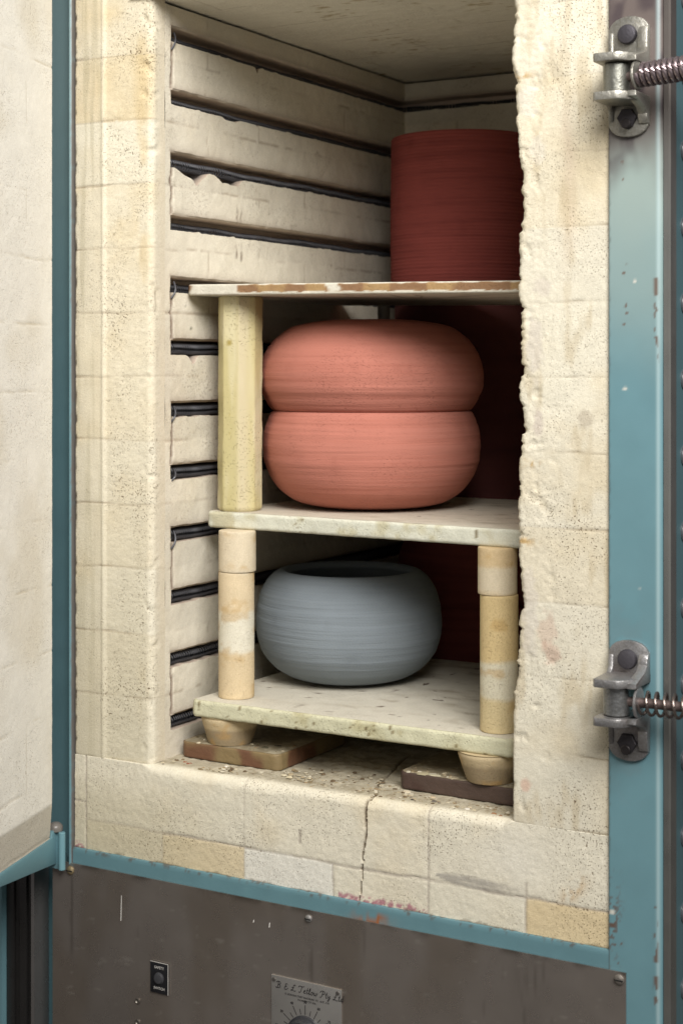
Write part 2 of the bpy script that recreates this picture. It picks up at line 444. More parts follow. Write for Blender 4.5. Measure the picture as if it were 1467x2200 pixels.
# ---- ceiling slab
ys = np.arange(-.001, YB + .03, .003); xs = np.arange(XL - .03, XR + .03, .003)
X, Y = np.meshgrid(xs, ys)
Pc = xyz(X, Y, CEIL + 0 * X)
jx = np.min([np.abs(Y - .105 - .114 * k - (fbm(Pc, 14, 2, k) - .5) * .006) for k in range(5)], axis=0)
jy = np.min([np.abs(X - .03 - .225 * k - ((np.floor((Y - .105) / .114) % 2) * .112)) for k in range(4)], axis=0)
jm = (1 - sstep(.0006, .002, jx)) * sstep(.45, .65, fbm(Pc, (9, 20, 9), 3, 71)) + .5 * (1 - sstep(.0006, .002, jy)) * sstep(.5, .62, fbm(Pc, 20, 2, 72))
jm = np.clip(jm, 0, 1)
dash = sstep(.67, .75, fbm(Pc, (55, 190, 1), 3, 73)) * sstep(.45, .62, fbm(Pc, 12, 2, 75))
disp = (fbm(Pc, 30, 3, 70) - .5) * .002 + (fbm(Pc, (120, 200, 120), 2, 74) - .5) * .0014 + .001 * jm
col = mix(brick_tone(Pc, 76, .06), np.array([.78, .75, .66]), .5)
col = mix(col, np.array([.26, .20, .12]), .55 * jm)
col = mix(col, np.array([.34, .24, .08]), .75 * dash)
V = Pc + np.array([0, 0, 1.]) * disp[..., None]
sheet('ceiling', V, M['brick_inner'], kiln, col, .7)
lt = MB(); lt.box(-.001, WT + .001, .0, .095, CEIL + .012, TOP, CREAM, .004)
lt.build('lintel', M['brick'], kiln)

# ---- right jamb with its crumbled inner edge
EP = [(1.13, .5730), (.955, .5711), (.915, .5698), (.883, .5716), (.872, .5760), (.855, .5730), (.8156, .5782), (.79, .5805), (.744, .5828), (.715, .5795), (.668, .5792), (.632, .5810),
      (.60, .5812), (.549, .5803), (.515, .5818), (.47, .5795), (.43, .5785), (.392, .5783), (.36, .5818), (.335, .5830), (.318, .5790), (.2865, .5752), (.25, .5735), (.19, .5727), (.112, .5727)][::-1]
zr = jamb_rows(FLOOR, TOP, .0016)
ez = np.interp(zr, [p[0] for p in EP], [p[1] for p in EP])
zc3 = xyz(0 * zr, 0 * zr, zr)
worn = sstep(.16, .30, zr)
ez = ez + worn * ((fbm(zc3, 55, 2, 5) - .5) * .0022 + .0030 * sstep(.58, .68, fbm(zc3, 40, 3, 8)) + .0014 * sstep(.64, .70, fbm(zc3, 150, 2, 9)) - .0008 + (fbm(zc3, 500, 2, 6) - .5) * .0012)
ts = np.concatenate([np.linspace(0, .3, 14), np.linspace(.31, 1, 62)])
rowsV = []
T, Zt = np.meshgrid(ts, zr); E = np.broadcast_to(ez[:, None], T.shape)
a = np.clip(T / .3, 0, 1) * (math.pi / 2)          # inner side then rounded edge
rad = .0035 + .006 * (worn * fbm(zc3, 45, 2, 15))[:, None]
inner = T <= .1
Xe = np.where(T <= .1, E, np.where(T <= .3, E + rad * (1 - np.cos((T - .1) / .2 * math.pi / 2)), E + rad + (T - .3) / .7 * (WT - .0005 - E - rad)))
Ye = np.where(T <= .1, .03 - (T / .1) * (.03 - rad), np.where(T <= .3, rad * (1 - np.sin((T - .1) / .2 * math.pi / 2)), 0.))
P = xyz(Xe, Ye, Zt)
nxv = np.where(T <= .1, -1, np.where(T <= .3, -np.cos((T - .1) / .2 * math.pi / 2), 0)); nyv = np.where(T <= .1, 0, np.where(T <= .3, -np.sin((T - .1) / .2 * math.pi / 2), -1))
d_in = Xe - .575
coarse = 1 - sstep(.03, .062, d_in)
jm = joints(Zt, None, Xe, 33) * (.25 + .75 * sstep(.035, .08, d_in)) * (.3 + .7 * sstep(.38, .62, fbm(P, 35, 2, 34)))
disp = (fbm(P, 30, 2, 35) - .5) * .0006 + (fbm(P, 340, 3, 36) - .5) * (.0005 + .0006 * coarse * sstep(.14, .25, Zt)) - jm * .0006
disp = disp - .0016 * coarse * sstep(.58, .85, fbm(P, 60, 4, 37))
V = P + np.stack([nxv, nyv, 0 * nxv], -1) * disp[..., None]
col = brick_tone(P, 38, .42)
ck = np.floor((Zt - .112) / .076); col = col * (.95 + .10 * vnoise(xyz(ck * 7.3, 0 * ck, 0 * ck), 1., 55))[..., None]
col = mix(col, OCHRE, .16 * (vnoise(xyz(ck * 3.7, 0 * ck, 0 * ck), 1., 58) > .55))
col = mix(col, np.array([.62, .50, .38]), .45 * np.exp(-((Xe - .632 - (fbm(P, 12, 2, 40) - .5) * .02) / .007) ** 2) * sstep(.38, .6, fbm(P, (30, 30, 9), 3, 41)) * sstep(.6, .75, Zt))
col = mix(col, np.array([.52, .43, .28]), .5 * sstep(.55, .75, fbm(P, (60, 60, 16), 3, 42)))
for xc, zc, rx, rz, c in ((.598, .600, .011, .036, (.60, .545, .49)), (.602, .52, .007, .020, (.55, .47, .43)), (.606, .66, .011, .012, (.63, .57, .50)), (.651, .527, .008, .009, (.42, .36, .28)),
                          (.592, .33, .010, .045, (.62, .57, .51)), (.612, .31, .012, .02, (.60, .45, .36)), (.616, .29, .011, .012, (.55, .36, .28)), (.588, .15, .008, .008, (.62, .36, .27)), (.589, .85, .012, .022, (.72, .69, .62)), (.60, .80, .009, .02, (.70, .66, .58))):
    q = 1 - sstep(.55, 1.1, np.hypot((Xe - xc) / rx, (Zt - zc) / rz) + (fbm(P, 130, 3, int(zc * 100)) - .5) * 1.1)
    col = mix(col, np.array(c), .55 * q)
for zc, xc in ((.876, .583), (.48, .59), (.40, .585)):
    q = np.exp(-(((Zt - zc) / .004) ** 2 + ((Xe - xc) / .012) ** 2)) * sstep(.4, .6, fbm(P, 200, 2, 50))
    col = mix(col, np.array([.50, .30, .08]), .8 * q)
col = mix(col, np.array([.30, .235, .16]), .62 * jm)
yel = sstep(.64, .7, Xe) * (1 - sstep(.15, .5, Zt))
col = mix(col, np.array([.60, .46, .24]), .3 * yel * fbm(P, 20, 3, 51) * 1.4)
sheet('jamb', V, M['brick'], kiln, col, .55 + .45 * (1 - coarse * .5))

# ---- hearth: sill front, worn edge, floor
xs = np.concatenate([np.arange(.0005, WT, .0017), [WT]])
zf = np.concatenate([np.linspace(0, FLOOR - .018, 60)])
rows = [(0., z, 0) for z in zf]
for a in np.linspace(0, 90, 18): rows.append((math.radians(a), None, 1))
for y in np.concatenate([np.arange(.020, .16, .0018), np.arange(.16, YB + .03, .006)]): rows.append((y, FLOOR, 2))
nR = len(rows); X = np.broadcast_to(xs, (nR, len(xs)))
inside = sstep(.098, .118, xs) * (1 - sstep(.560, .574, xs))
rr = .0008 + .0115 * inside * (.75 + .5 * fbm(xyz(xs, 0 * xs, 0 * xs), 22, 2, 9))
Y = np.zeros(X.shape); Z = np.zeros(X.shape); NY = np.zeros(X.shape); NZ = np.zeros(X.shape)
for i, (a, z, k) in enumerate(rows):
    if k == 0: Y[i] = 0; Z[i] = a if z is None else z * (FLOOR - rr) / (FLOOR - .018); NY[i] = -1
    elif k == 1: Y[i] = rr * (1 - math.cos(a)); Z[i] = FLOOR - rr + rr * math.sin(a); NY[i] = -math.cos(a); NZ[i] = math.sin(a)
    else: Y[i] = a; Z[i] = FLOOR; NZ[i] = 1
    if k == 2: Y[i] = np.maximum(a, rr + .0005 * (a - .018) / .01)
P = xyz(X, Y, Z)
front = (Y < .012).astype(float); onf = sstep(.006, .02, Y)
jit = (fbm(P, 30, 3, 90) - .5) * .006
jm = np.zeros(X.shape)
bed = np.abs(Z - .036 - jit * .6)
jm = np.maximum(jm, (1 - sstep(.0006, .0019, bed)) * front * sstep(.0165, .02, X) * (.45 + .55 * sstep(.4, .6, fbm(P, 22, 2, 91))))
jm = np.maximum(jm, (1 - sstep(.0006, .0016, np.abs(Z - .056 - jit * .5))) * front * (X < .0175))
for xj, z0, z1, w in ((.0172, -.1, .2, 1.), (.2445, .0, .2, .6), (.4766, 0, .2, .9), (.1311, -.1, .036, .35), (.36, -.1, .036, .8), (.588, -.1, .052, .7), (.318, .05, .066, 1.3)):
    q = (1 - sstep(.0005, .0018, np.abs(X - xj - jit * .5))) * (Z > z0) * (Z < z1) * w
    jm = np.maximum(jm, np.clip(q, 0, 1) * np.where(xj == .2445, .6, 1) * (1 - .6 * onf))
# crack from the floor down the front
cz = [0, .006, .0188, .0545, .0777, .0975, .1156]; cx = [.3925, .3933, .395, .3979, .4019, .3996, .4036]
cxf = np.interp(Z, cz, cx); cxr = np.interp(Y, [0, .015, .07, .11, .18], [.4036, .405, .3785, .374, .352])
cxx = np.where(Y > .004, cxr, cxf) + (fbm(P, 160, 3, 93) - .5) * .004
cw = np.where(Y > .004, .0014, .0006 + .0008 * sstep(.02, .10, Z))
crack = 1 - sstep(cw * .5, cw * 1.5, np.abs(X - cxx))
crack = crack * np.where(Y > .2, 0, 1) * np.where(Y > .03, .6, 1)
disp = (fbm(P, 30, 2, 94) - .5) * .0009 + (fbm(P, 300, 3, 95) - .5) * .0009 - jm * .0007 - crack * .0038
disp = disp + onf * ((fbm(P, 90, 3, 96) - .5) * .003 - .002 * sstep(.55, .7, fbm(P, 25, 2, 97)))
V = P + np.stack([0 * NY, NY, NZ], -1) * disp[..., None]
col = brick_tone(P, 98, .30)
# strip of pale and ochre cut bricks along the bottom
low = front * (Z < .036)
for x0, x1, c, k in ((.0, .0172, WHITE, .6), (.131, .2445, OCHRE * 1.05, .5), (.2445, .36, np.array([.77, .75, .68]), .9), (.4766, .588, WHITE, .6), (.588, .70, np.array([.66, .50, .25]), .65), (.0172, .131, np.array([.62, .545, .38]), .5), (.36, .4766, CREAM, .5)):
    col = mix(col, c, k * low * (X > x0) * (X < x1))
col = mix(col, np.array([.765, .73, .64]), .65 * front * np.exp(-(((X - .575) / .035) ** 2 + ((Z - .075) / .03) ** 2)))
shadeL = front * (1 - sstep(.08, .26, X)) * (1 - sstep(.05, .11, Z))  # low left of the sill darkened in the colour, as light falls off
col = mix(col, np.array([.50, .45, .31]), .5 * shadeL)
# grey metal rub mark
sx = (X - .4848) / .105; zc = .0425 - .0045 * sx
hw = .0066 * np.clip(np.minimum(sx * 4, 1), 0, 1) ** .6
q = front * (sx > 0) * (1 - sstep(.92, 1.1, sx + .15 * (fbm(P, 200, 2, 99) - .5))) * (1 - sstep(.8, 1.1, np.abs(Z - zc - .001) / np.maximum(hw, 1e-4)))
q = q * (.55 + .45 * sstep(.3, .5, fbm(P, (30, 30, 500), 2, 100))) * (1 - .7 * sstep(.5, 1., sx))
col = mix(col, np.array([.36, .335, .30]), .8 * q)
q = front * np.exp(-(((X - .641 - (Z - .054) * .6) / .009) ** 2 + ((Z - .052) / .014) ** 2)) * sstep(.4, .62, fbm(P, 120, 3, 101))
col = mix(col, np.array([.52, .34, .16]), .8 * q)
# magenta chalk smears at the bottom edge
mg = front * (X > .366) * (X < .475) * (1 - sstep(.003, .0075, Z + (fbm(P, 220, 3, 102) - .5) * .008))
mg = np.maximum(mg, front * (X < .0175) * (1 - sstep(.004, .012, Z + X * .4 + (fbm(P, 220, 3, 103) - .5) * .01)))
col = mix(col, np.array([.36, .08, .16]), .75 * mg * sstep(.36, .55, fbm(P, 300, 2, 104)))
# dark dirty line at the joint with the frame
col = mix(col, np.array([.10, .075, .05]), .7 * front * (1 - sstep(.0005, .0022, Z + (fbm(P, 140, 3, 105) - .5) * .003)) * sstep(.35, .6, fbm(P, 30, 2, 106)))
# floor dust
col = mix(col, np.array([.33, .285, .20]), onf * (.5 + .4 * fbm(P, 30, 3, 107)))
col = mix(col, np.array([.22, .17, .10]), .45 * onf * sstep(.56, .68, fbm(P, 170, 3, 108)))
col = mix(col, np.array([.62, .58, .46]), .25 * onf * sstep(.60, .70, fbm(P, 210, 2, 109)))
col = mix(col, np.array([.50, .22, .15]), .7 * np.exp(-(((X - .425) / .004) ** 2 + ((Y - .016) / .003) ** 2)) * (Y > .006))
col = mix(col, np.array([.42, .36, .27]), .45 * jm); 
jd = jm * (1 - onf)
col = mix(col, np.array([.36, .32, .29]), .5 * jd)
col = mix(col, np.array([.12, .075, .04]), .92 * crack)
sheet('hearth', V, M['brick'], kiln, col, .55 * (1 - onf) + .35)

# ---- heating elements (one coil running round three walls in each slot)
def coil_mesh(dep, r, pitch):
    x0, x1, y0, y1 = XL - dep, XR + dep, .0465, YB + dep
    path = [(x0, y0), (x0, y1 - .012)] + [(x0 + .012 - .012 * math.cos(a), y1 - .012 + .012 * math.sin(a)) for a in np.linspace(.2, 1.4, 6)] + [(x0 + .012, y1), (x1 - .012, y1)] \
        + [(x1 - .012 + .012 * math.sin(a), y1 - .012 + .012 * math.cos(a)) for a in np.linspace(.2, 1.4, 6)] + [(x1, y1 - .012), (x1, y0)]
    path = np.array(path); sl = np.concatenate([[0], np.cumsum(np.hypot(*np.diff(path, axis=0).T))])
    Ln = sl[-1]; turns = Ln / pitch; n = int(turns * 11)
    s = np.linspace(0, Ln, n)
    s = np.clip(s + .0022 * np.sin(s * 55) + .0013 * np.sin(s * 171), 0, Ln)
    px = np.interp(s, sl, path[:, 0]); py = np.interp(s, sl, path[:, 1])
    t = np.linspace(0, turns * 2 * np.pi, n)
    tx = np.gradient(px); ty = np.gradient(py); ln = np.maximum(np.hypot(tx, ty), 1e-9)
    nx, ny = -ty / ln, tx / ln
    sag = .0008 * np.sin(s * 23) + .0006 * np.sin(s * 61 + 1)
    return np.stack([px + nx * r * np.cos(t), py + ny * r * np.cos(t), r * np.sin(t) + sag], 1)
els = {}
for k, zc in enumerate(SLOTS):
    kind = 'low' if k < 7 else ('chip' if k == 9 else 'high')
    if kind not in els:
        dep, r, dz, pt = {'low': (.0125, .0062, -.0018, .0043), 'chip': (.0135, .0056, -.0040, .0046), 'high': (.019, .0046, -.0040, .0040)}[kind]
        mb = MB(); mb.tube(coil_mesh(dep, r, pt) + np.array([0, 0, zc + dz]), .00115, 5)
        els[kind] = (mb.build('heating_element', M['element'], kiln, sharp=0), zc)
    else:
        o0, z0 = els[kind]; c = o0.copy(); COL.objects.link(c); c.parent = kiln; c.location.z = o0.location.z + zc - z0
# loose connecting tails at the slot ends
for zc, dz in ((SLOTS[11], -.022), (SLOTS[7], -.02), (SLOTS[5], -.018), (SLOTS[4], -.014), (SLOTS[3], -.02)):
    t = np.linspace(0, 1, 9)
    mb = MB(); mb.tube(np.stack([XL - .004 + .006 * np.sin(t * 2.6), .0535 - .0095 * t, zc + .004 + dz * t], 1), .0012, 6)
    mb.build('element_tail', M['element'], kiln)

# ---- steel casing behind the bricks (closes the body, keeps daylight out)
cs = MB(); o_ = .13
cs.box(-.0006, XL - .045, .012, .0455, -.02, TOP + .03, BLUE)
cs.box(-.10, XL - .045, .0455, YB + o_, -.02, TOP + .03, BLUE)
cs.box(XR + .045, .7365, .012, YB + o_, -.02, TOP + .03, BLUE)
cs.box(XL - .045, XR + .045, YB + .050, YB + o_, -.02, TOP + .03, BLUE)
cs.box(XL - .045, XR + .045, .096, YB + .050, CEIL + .012, TOP + .03, BLUE)
cs.box(XL - .045, XR + .045, .012, YB + .050, -.02, FLOOR - .02, BLUE)
cs.box(-.10, -.0295, .026, .045, -.44, -.0207, BLUE)
cs.box(-.028, .73, .02, .046, -.44, -.022, BLUE * .6)
cs.box(-.10, .73, .046, YB + o_, -.44, -.022, BLUE * .6)
cs.build('casing', M['paint'], kiln)

# ---- blue frame
def extrude_col(name, prof, zs, colf, mat, closed=True, parent=kiln, sharp=30, bend=None):
    """prof (k,2) in x,y ; rows along z ; colf(P)"""
    prof = np.asarray(prof, float); Zs = np.asarray(zs, float)
    V = np.stack([np.broadcast_to(prof[:, 0], (len(Zs), len(prof))), np.broadcast_to(prof[:, 1], (len(Zs), len(prof))), np.broadcast_to(Zs[:, None], (len(Zs), len(prof)))], -1)
    F = [tuple(f) for f in grid_faces(len(Zs), len(prof), False, closed)]
    k = len(prof)
    F += [tuple(range(k))[::-1], tuple((len(Zs) - 1) * k + j for j in range(k))]
    return build(name, V.reshape(-1, 3), F, mat, parent, colf(V).reshape(-1, 3), None, sharp)
def seg(a, b, step):
    n = max(1, int(np.hypot(b[0] - a[0], b[1] - a[1]) / step)); return [(a[0] + (b[0] - a[0]) * i / n, a[1] + (b[1] - a[1]) * i / n) for i in range(n)]
RUST = np.array([.12, .055, .03])
def paint_right(V):
    X, Y, Z = V[..., 0], V[..., 1], V[..., 2]
    c = np.broadcast_to(BLUE, V.shape).copy()
    c = c * (.93 + .14 * fbm(V, 40, 3, 300))[..., None]
    h = sstep(.72, .84, Z + (fbm(V, (30, 30, 12), 3, 301) - .5) * .12)
    c = mix(c, np.array([.34, .40, .36]), .8 * sstep(.52, .80, Z + (fbm(V, 20, 2, 302) - .5) * .06))
    c = mix(c, np.array([.125, .090, .082]), h * .92)
    c = mix(c, np.array([.06, .045, .05]), .8 * h * sstep(.5, .7, fbm(V, (50, 50, 30), 3, 303)))
    pale = np.exp(-((X - .7285) / .0018) ** 2) * (Y < .004)  # highlight on the rolled edge, painted into the colour
    c = mix(c, np.array([.40, .52, .53]), .55 * pale)
    hug = np.exp(-(((X - .7) / .028) ** 2 + ((Z - .2507) / .07) ** 2)); c = mix(c, np.array([.17, .16, .16]), .3 * hug * sstep(.5, .62, fbm(V, 60, 3, 304)))
    # chips
    def chips(mask, thr, sc, seed): return mask * sstep(thr, thr + .03, fbm(V, sc, 2, seed))
    q = chips(np.exp(-(((Z - .03) / .035) ** 2)) * np.exp(-((X - .682) / .008) ** 2), .60, 300, 305)
    e = np.exp(-((X - .7265) / .0022) ** 2)
    q = np.maximum(q, chips(e * ((np.abs(Z - .02) < .035) | (np.abs(Z - .62) < .045) | (np.abs(Z + .02) < .03)), .53, (160, 160, 90), 306))
    for xc, zc, r in ((.694, .6705, .0022), (.6965, .679, .0018), (.6957, .639, .0022), (.6962, .631, .0016), (.694, .62, .0014), (.688, -.012, .0022), (.6845, .006, .002), (.691, .009, .0015), (.6925, .78, .0018), (.693, .764, .0014), (.7, .45, .0008)):
        q = np.maximum(q, 1 - sstep(r * .5, r, np.hypot((X - xc), (Z - zc) * 1.4) + (fbm(V, 400, 2, 311) - .5) * r * 1.4))
    c = mix(c, RUST, .9 * q)
    for xc, zc, r in ((.705, .663, .0018), (.695, .557, .0022), (.6815, .0385, .003), (.71, .36, .0012)):
        c = mix(c, np.array([.62, .6, .53]), .9 * (1 - sstep(r * .5, r, np.hypot((X - xc) * .7, Z - zc))))
    c = mix(c, np.array([.07, .06, .05]), .7 * (1 - sstep(.0004, .0014, np.abs(X - .6786) + (fbm(V, 200, 2, 320) - .5) * .001)) * (Y < .0))
    return c
rp = seg((.6782, -.0035), (.727, -.0035), .0016) + [(.727 + .006 * math.sin(a), .0025 - .006 * math.cos(a)) for a in np.linspace(0, math.pi / 2, 9)] + seg((.733, .004), (.733, .05), .012) + [(.733, .05), (.6782, .05)]
extrude_col('frame_post', rp, np.arange(-.44, TOP + .03, .0022), paint_right, M['paint'])
def paint_left(V):
    X, Y, Z = V[..., 0], V[..., 1], V[..., 2]
    c = np.broadcast_to(BLUE, V.shape).copy() * (.9 + .2 * fbm(V, 40, 3, 330))[..., None]
    c = mix(c, np.array([.30, .40, .40]), .5 * sstep(.45, 1.0, Z))  # lighter towards the top: the light gradient is put into the colour
    c = mix(c, RUST, .7 * (1 - sstep(.0003, .0012, np.abs(X + .0005) + (fbm(V, 200, 2, 331) - .5) * .0012)))
    return c
lp = seg((-.10, .034), (-.0052, .034), .004) + [(-.0052, -.0045), (-.0044, -.0058), (-.003, -.0064), (-.0016, -.0058), (-.0006, -.0045), (-.0006, .045), (-.10, .045)]
extrude_col('frame_post', lp, np.arange(-.0205, TOP + .03, .005), paint_left, M['paint'])
# rail under the bricks
xs = np.concatenate([np.arange(-.0002, .678, .002), [.678]])
rprof = [(-.0032, -.0205), (-.0032, -.012), (-.0032, -.006), (-.0032, -.0022), (-.0026, -.0006), (-.0012, -.0001), (.02, -.0001), (.02, -.0205)]
V = np.stack([np.broadcast_to(xs[:, None], (len(xs), 8)), np.broadcast_to([p[0] for p in rprof], (len(xs), 8)), np.broadcast_to([p[1] for p in rprof], (len(xs), 8))], -1)
c = np.broadcast_to(BLUE * .9, V.shape).copy() * (.9 + .2 * fbm(V, 40, 3, 340))[..., None]
rim = (V[..., 2] > -.003); c = mix(c, np.array([.10, .07, .05]), .7 * rim * sstep(.56, .66, fbm(V, 200, 3, 341)))
q = (V[..., 2] < -.0115) * np.exp(-((V[..., 0] - .408) / .018) ** 2) * sstep(.35, .5, fbm(V, 90, 3, 342)); c = mix(c, np.array([.30, .11, .04]), np.clip(1.3 * q, 0, 1))
F = [tuple(f) for f in grid_faces(len(xs), 8, False, True)] + [tuple(range(8)), tuple((len(xs) - 1) * 8 + j for j in range(8))[::-1]]
build('frame_rail', V.reshape(-1, 3), F, M['paint'], kiln, c.reshape(-1, 3), None, 30)

# side flange and riveted side panel at the right of the post
GREYM = np.array([.32, .32, .30])
def flange_col(V):
    c = np.broadcast_to(GREYM, V.shape) * (.75 + .5 * fbm(V, (200, 200, 6), 3, 350))[..., None]
    return mix(c, np.array([.24, .19, .17]), .6 * sstep(.72, .86, V[..., 2]))
extrude_col('edge_strip', [(.7335, -.001), (.7385, -.001), (.740, .001), (.740, .018), (.7335, .018)], np.arange(-.44, TOP + .03, .01), flange_col, M['steel'])
sp = MB(); sp.box(.7338, .7375, .0185, YB + .13, -.44, TOP + .03, BLUE * .5)
for k in range(20):
    z = .566 + .0762 * (k - 13)
    sp.cyl((.737, .0495, z), (1, 0, 0), .009, .006, 18, np.array([.07, .08, .09]), prof=[(0, .0105), (.0015, .0105), (.0015, .0085), (.004, .0072), (.006, .004)])
sp.build('side_panel', M['paint'], kiln)

# ---- control panel below
xs = np.arange(-.0293, .6984, .003); zs = np.concatenate([np.arange(-.44, -.20, .02), np.arange(-.20, -.0185, .0025), [-.0185]])
X, Z = np.meshgrid(xs, zs); P = xyz(X, -.006 + 0 * X, Z)
c = np.broadcast_to(np.array([.40, .355, .32]), P.shape) * (.88 + .22 * fbm(P, (10, 10, 5), 4, 360))[..., None]
c = mix(c, np.array([.26, .20, .14]), .35 * sstep(.5, .75, fbm(P, (16, 16, 6), 3, 361)))
c = mix(c, np.array([.12, .10, .085]), .45 * sstep(.62, .75, fbm(P, (110, 110, 12), 3, 362)) * sstep(.45, .65, fbm(P, 11, 2, 363)))
c = mix(c, np.array([.62, .58, .52]), .35 * sstep(.70, .78, fbm(P, (60, 60, 160), 3, 364)))
c = mix(c, np.array([.10, .08, .06]), .6 * np.exp(-(Z + .0185) ** 2 / .00002) * sstep(.4, .65, fbm(P, 40, 3, 365)))
for xc, zc, w, h in ((.075, -.062, .0006, .020), (.262, -.0385, .0006, .004), (.281, -.0415, .0006, .004)):
    c = mix(c, np.array([.8, .8, .78]), .0 * X)
fr = MB()
F0 = grid_faces(len(zs), len(xs))
Vb = P.copy(); Vb[..., 1] = -.0045
V2 = np.concatenate([P.reshape(-1, 3), Vb.reshape(-1, 3)]); n_ = P.shape[0] * P.shape[1]; m_ = len(xs)
edge = list(range(m_)) + [i * m_ + m_ - 1 for i in range(1, len(zs))] + [(len(zs) - 1) * m_ + j for j in range(m_ - 2, -1, -1)] + [i * m_ for i in range(len(zs) - 2, 0, -1)]
Fs = [tuple(f) for f in F0] + [tuple(int(v) + n_ for v in f[::-1]) for f in F0] + [(edge[i], edge[(i + 1) % len(edge)], edge[(i + 1) % len(edge)] + n_, edge[i] + n_) for i in range(len(edge))]
panel = build('control_panel', V2, Fs, M['steel'], kiln, np.concatenate([c.reshape(-1, 3)] * 2), None, 30)
for xc, z0, z1, w in ((.0745, -.075, -.045, .0005), (.2605, -.0445, -.0415, .0006), (.2815, -.0465, -.041, .0006)):
    mb = MB(); mb.prism([(xc - w, z0), (xc + w, z0), (xc + w * .8 + .0008, z1), (xc - w * .8 + .0008, z1)], -.00605, -.0058, 1, (.72, .70, .66))
    mb.build('scratch', M['plain'], panel)
for x, z, r, c in ((-.0015, -.0275, .0052, (.28, .22, .13)), (.333, -.0275, .0042, (.25, .24, .23)), (.690, -.026, .0054, (.20, .18, .16))):
    mb = MB(); mb.cyl((x, -.006, z), (0, -1, 0), r, .003, 20, c, prof=[(0, r), (.0012, r), (.0026, r * .7), (.003, r * .35)])
    mb.box(x - r * .85, x + r * .85, -.0094, -.0086, z - .0005, z + .0005, (.03, .03, .03))
    mb.build('bolt', M['dark_metal'], panel)
for z in (-.1645, -.1895):
    mb = MB(); mb.cyl((.0995, -.006, z), (0, -1, 0), .0035, .0018, 16, (.22, .20, .18), prof=[(0, .0036), (.001, .0036), (.0016, .0026), (.0006, .0016), (.0006, .0005)])
    mb.build('screw', M['bracket'], panel)

_dg = None
def text_mb(mb, s, x, z, size, y, col, shear=0., align='CENTER', rot=0., sx=1., bold=0.):
    cu = bpy.data.curves.new('lettering', 'FONT'); cu.body = s; cu.size = size; cu.align_x = align; cu.align_y = 'CENTER'
    cu.extrude = .0001; cu.shear = shear; cu.offset = bold; cu.resolution_u = 3
    o = bpy.data.objects.new('lettering', cu); COL.objects.link(o)
    dg = bpy.context.evaluated_depsgraph_get(); me = bpy.data.meshes.new_from_object(o.evaluated_get(dg))
    V = np.array([v.co[:] for v in me.vertices]); Fs = [tuple(p.vertices) for p in me.polygons]
    bpy.data.objects.remove(o); bpy.data.curves.remove(cu); bpy.data.meshes.remove(me)
    ca, sa = math.cos(rot), math.sin(rot); vx = V[:, 0] * sx; vz = V[:, 1]
    W = np.stack([x + vx * ca - vz * sa, y - V[:, 2], z + vx * sa + vz * ca], 1)
    mb.add(W, Fs, col)

# safety switch plate
sw = MB(); sw.prism([(.1190, -.1490), (.1445, -.1490), (.1445, -.1132), (.1190, -.1132)], -.0082, -.0059, 1, (.012, .012, .014), .0005)
swp = sw.build('switch_plate', M['paint'], panel)
mb = MB(); g = (.42, .40, .37)
for a, b, c_, d in ((.1190, .1445, -.1135, -.1130), (.1440, .1446, -.149, -.1132)): mb.prism([(a, c_), (b, c_), (b, d), (a, d)], -.0084, -.0075, 1, g)
text_mb(mb, 'SAFETY', .1318, -.1192, .0044, -.0083, (.5, .48, .45), sx=.95)
text_mb(mb, 'SWITCH', .1318, -.1432, .0044, -.0083, (.5, .48, .45), sx=.95)
mb.build('lettering', M['plain'], swp)
mb = MB(); mb.cyl((.1318, -.008, -.1312), (0, -1, 0), .0066, .003, 24, (.05, .05, .055), prof=[(0, .0068), (.001, .0068), (.0014, .0060), (.003, .0056), (.0033, .004)])
mb.build('button', M['paint'], swp)

# dial plate
DX0, DX1, DZ1 = .2855, .3753, -.0975; DC = (.3295, -.1570)
pl = MB(); pl.prism([(DX0, -.225), (DX1, -.225), (DX1, DZ1), (DX0, DZ1)], -.0078, -.0059, 1, (.55, .53, .50), .0004)
plate = pl.build('dial_plate', M['steel'], panel)
INK = (.02, .018, .018)
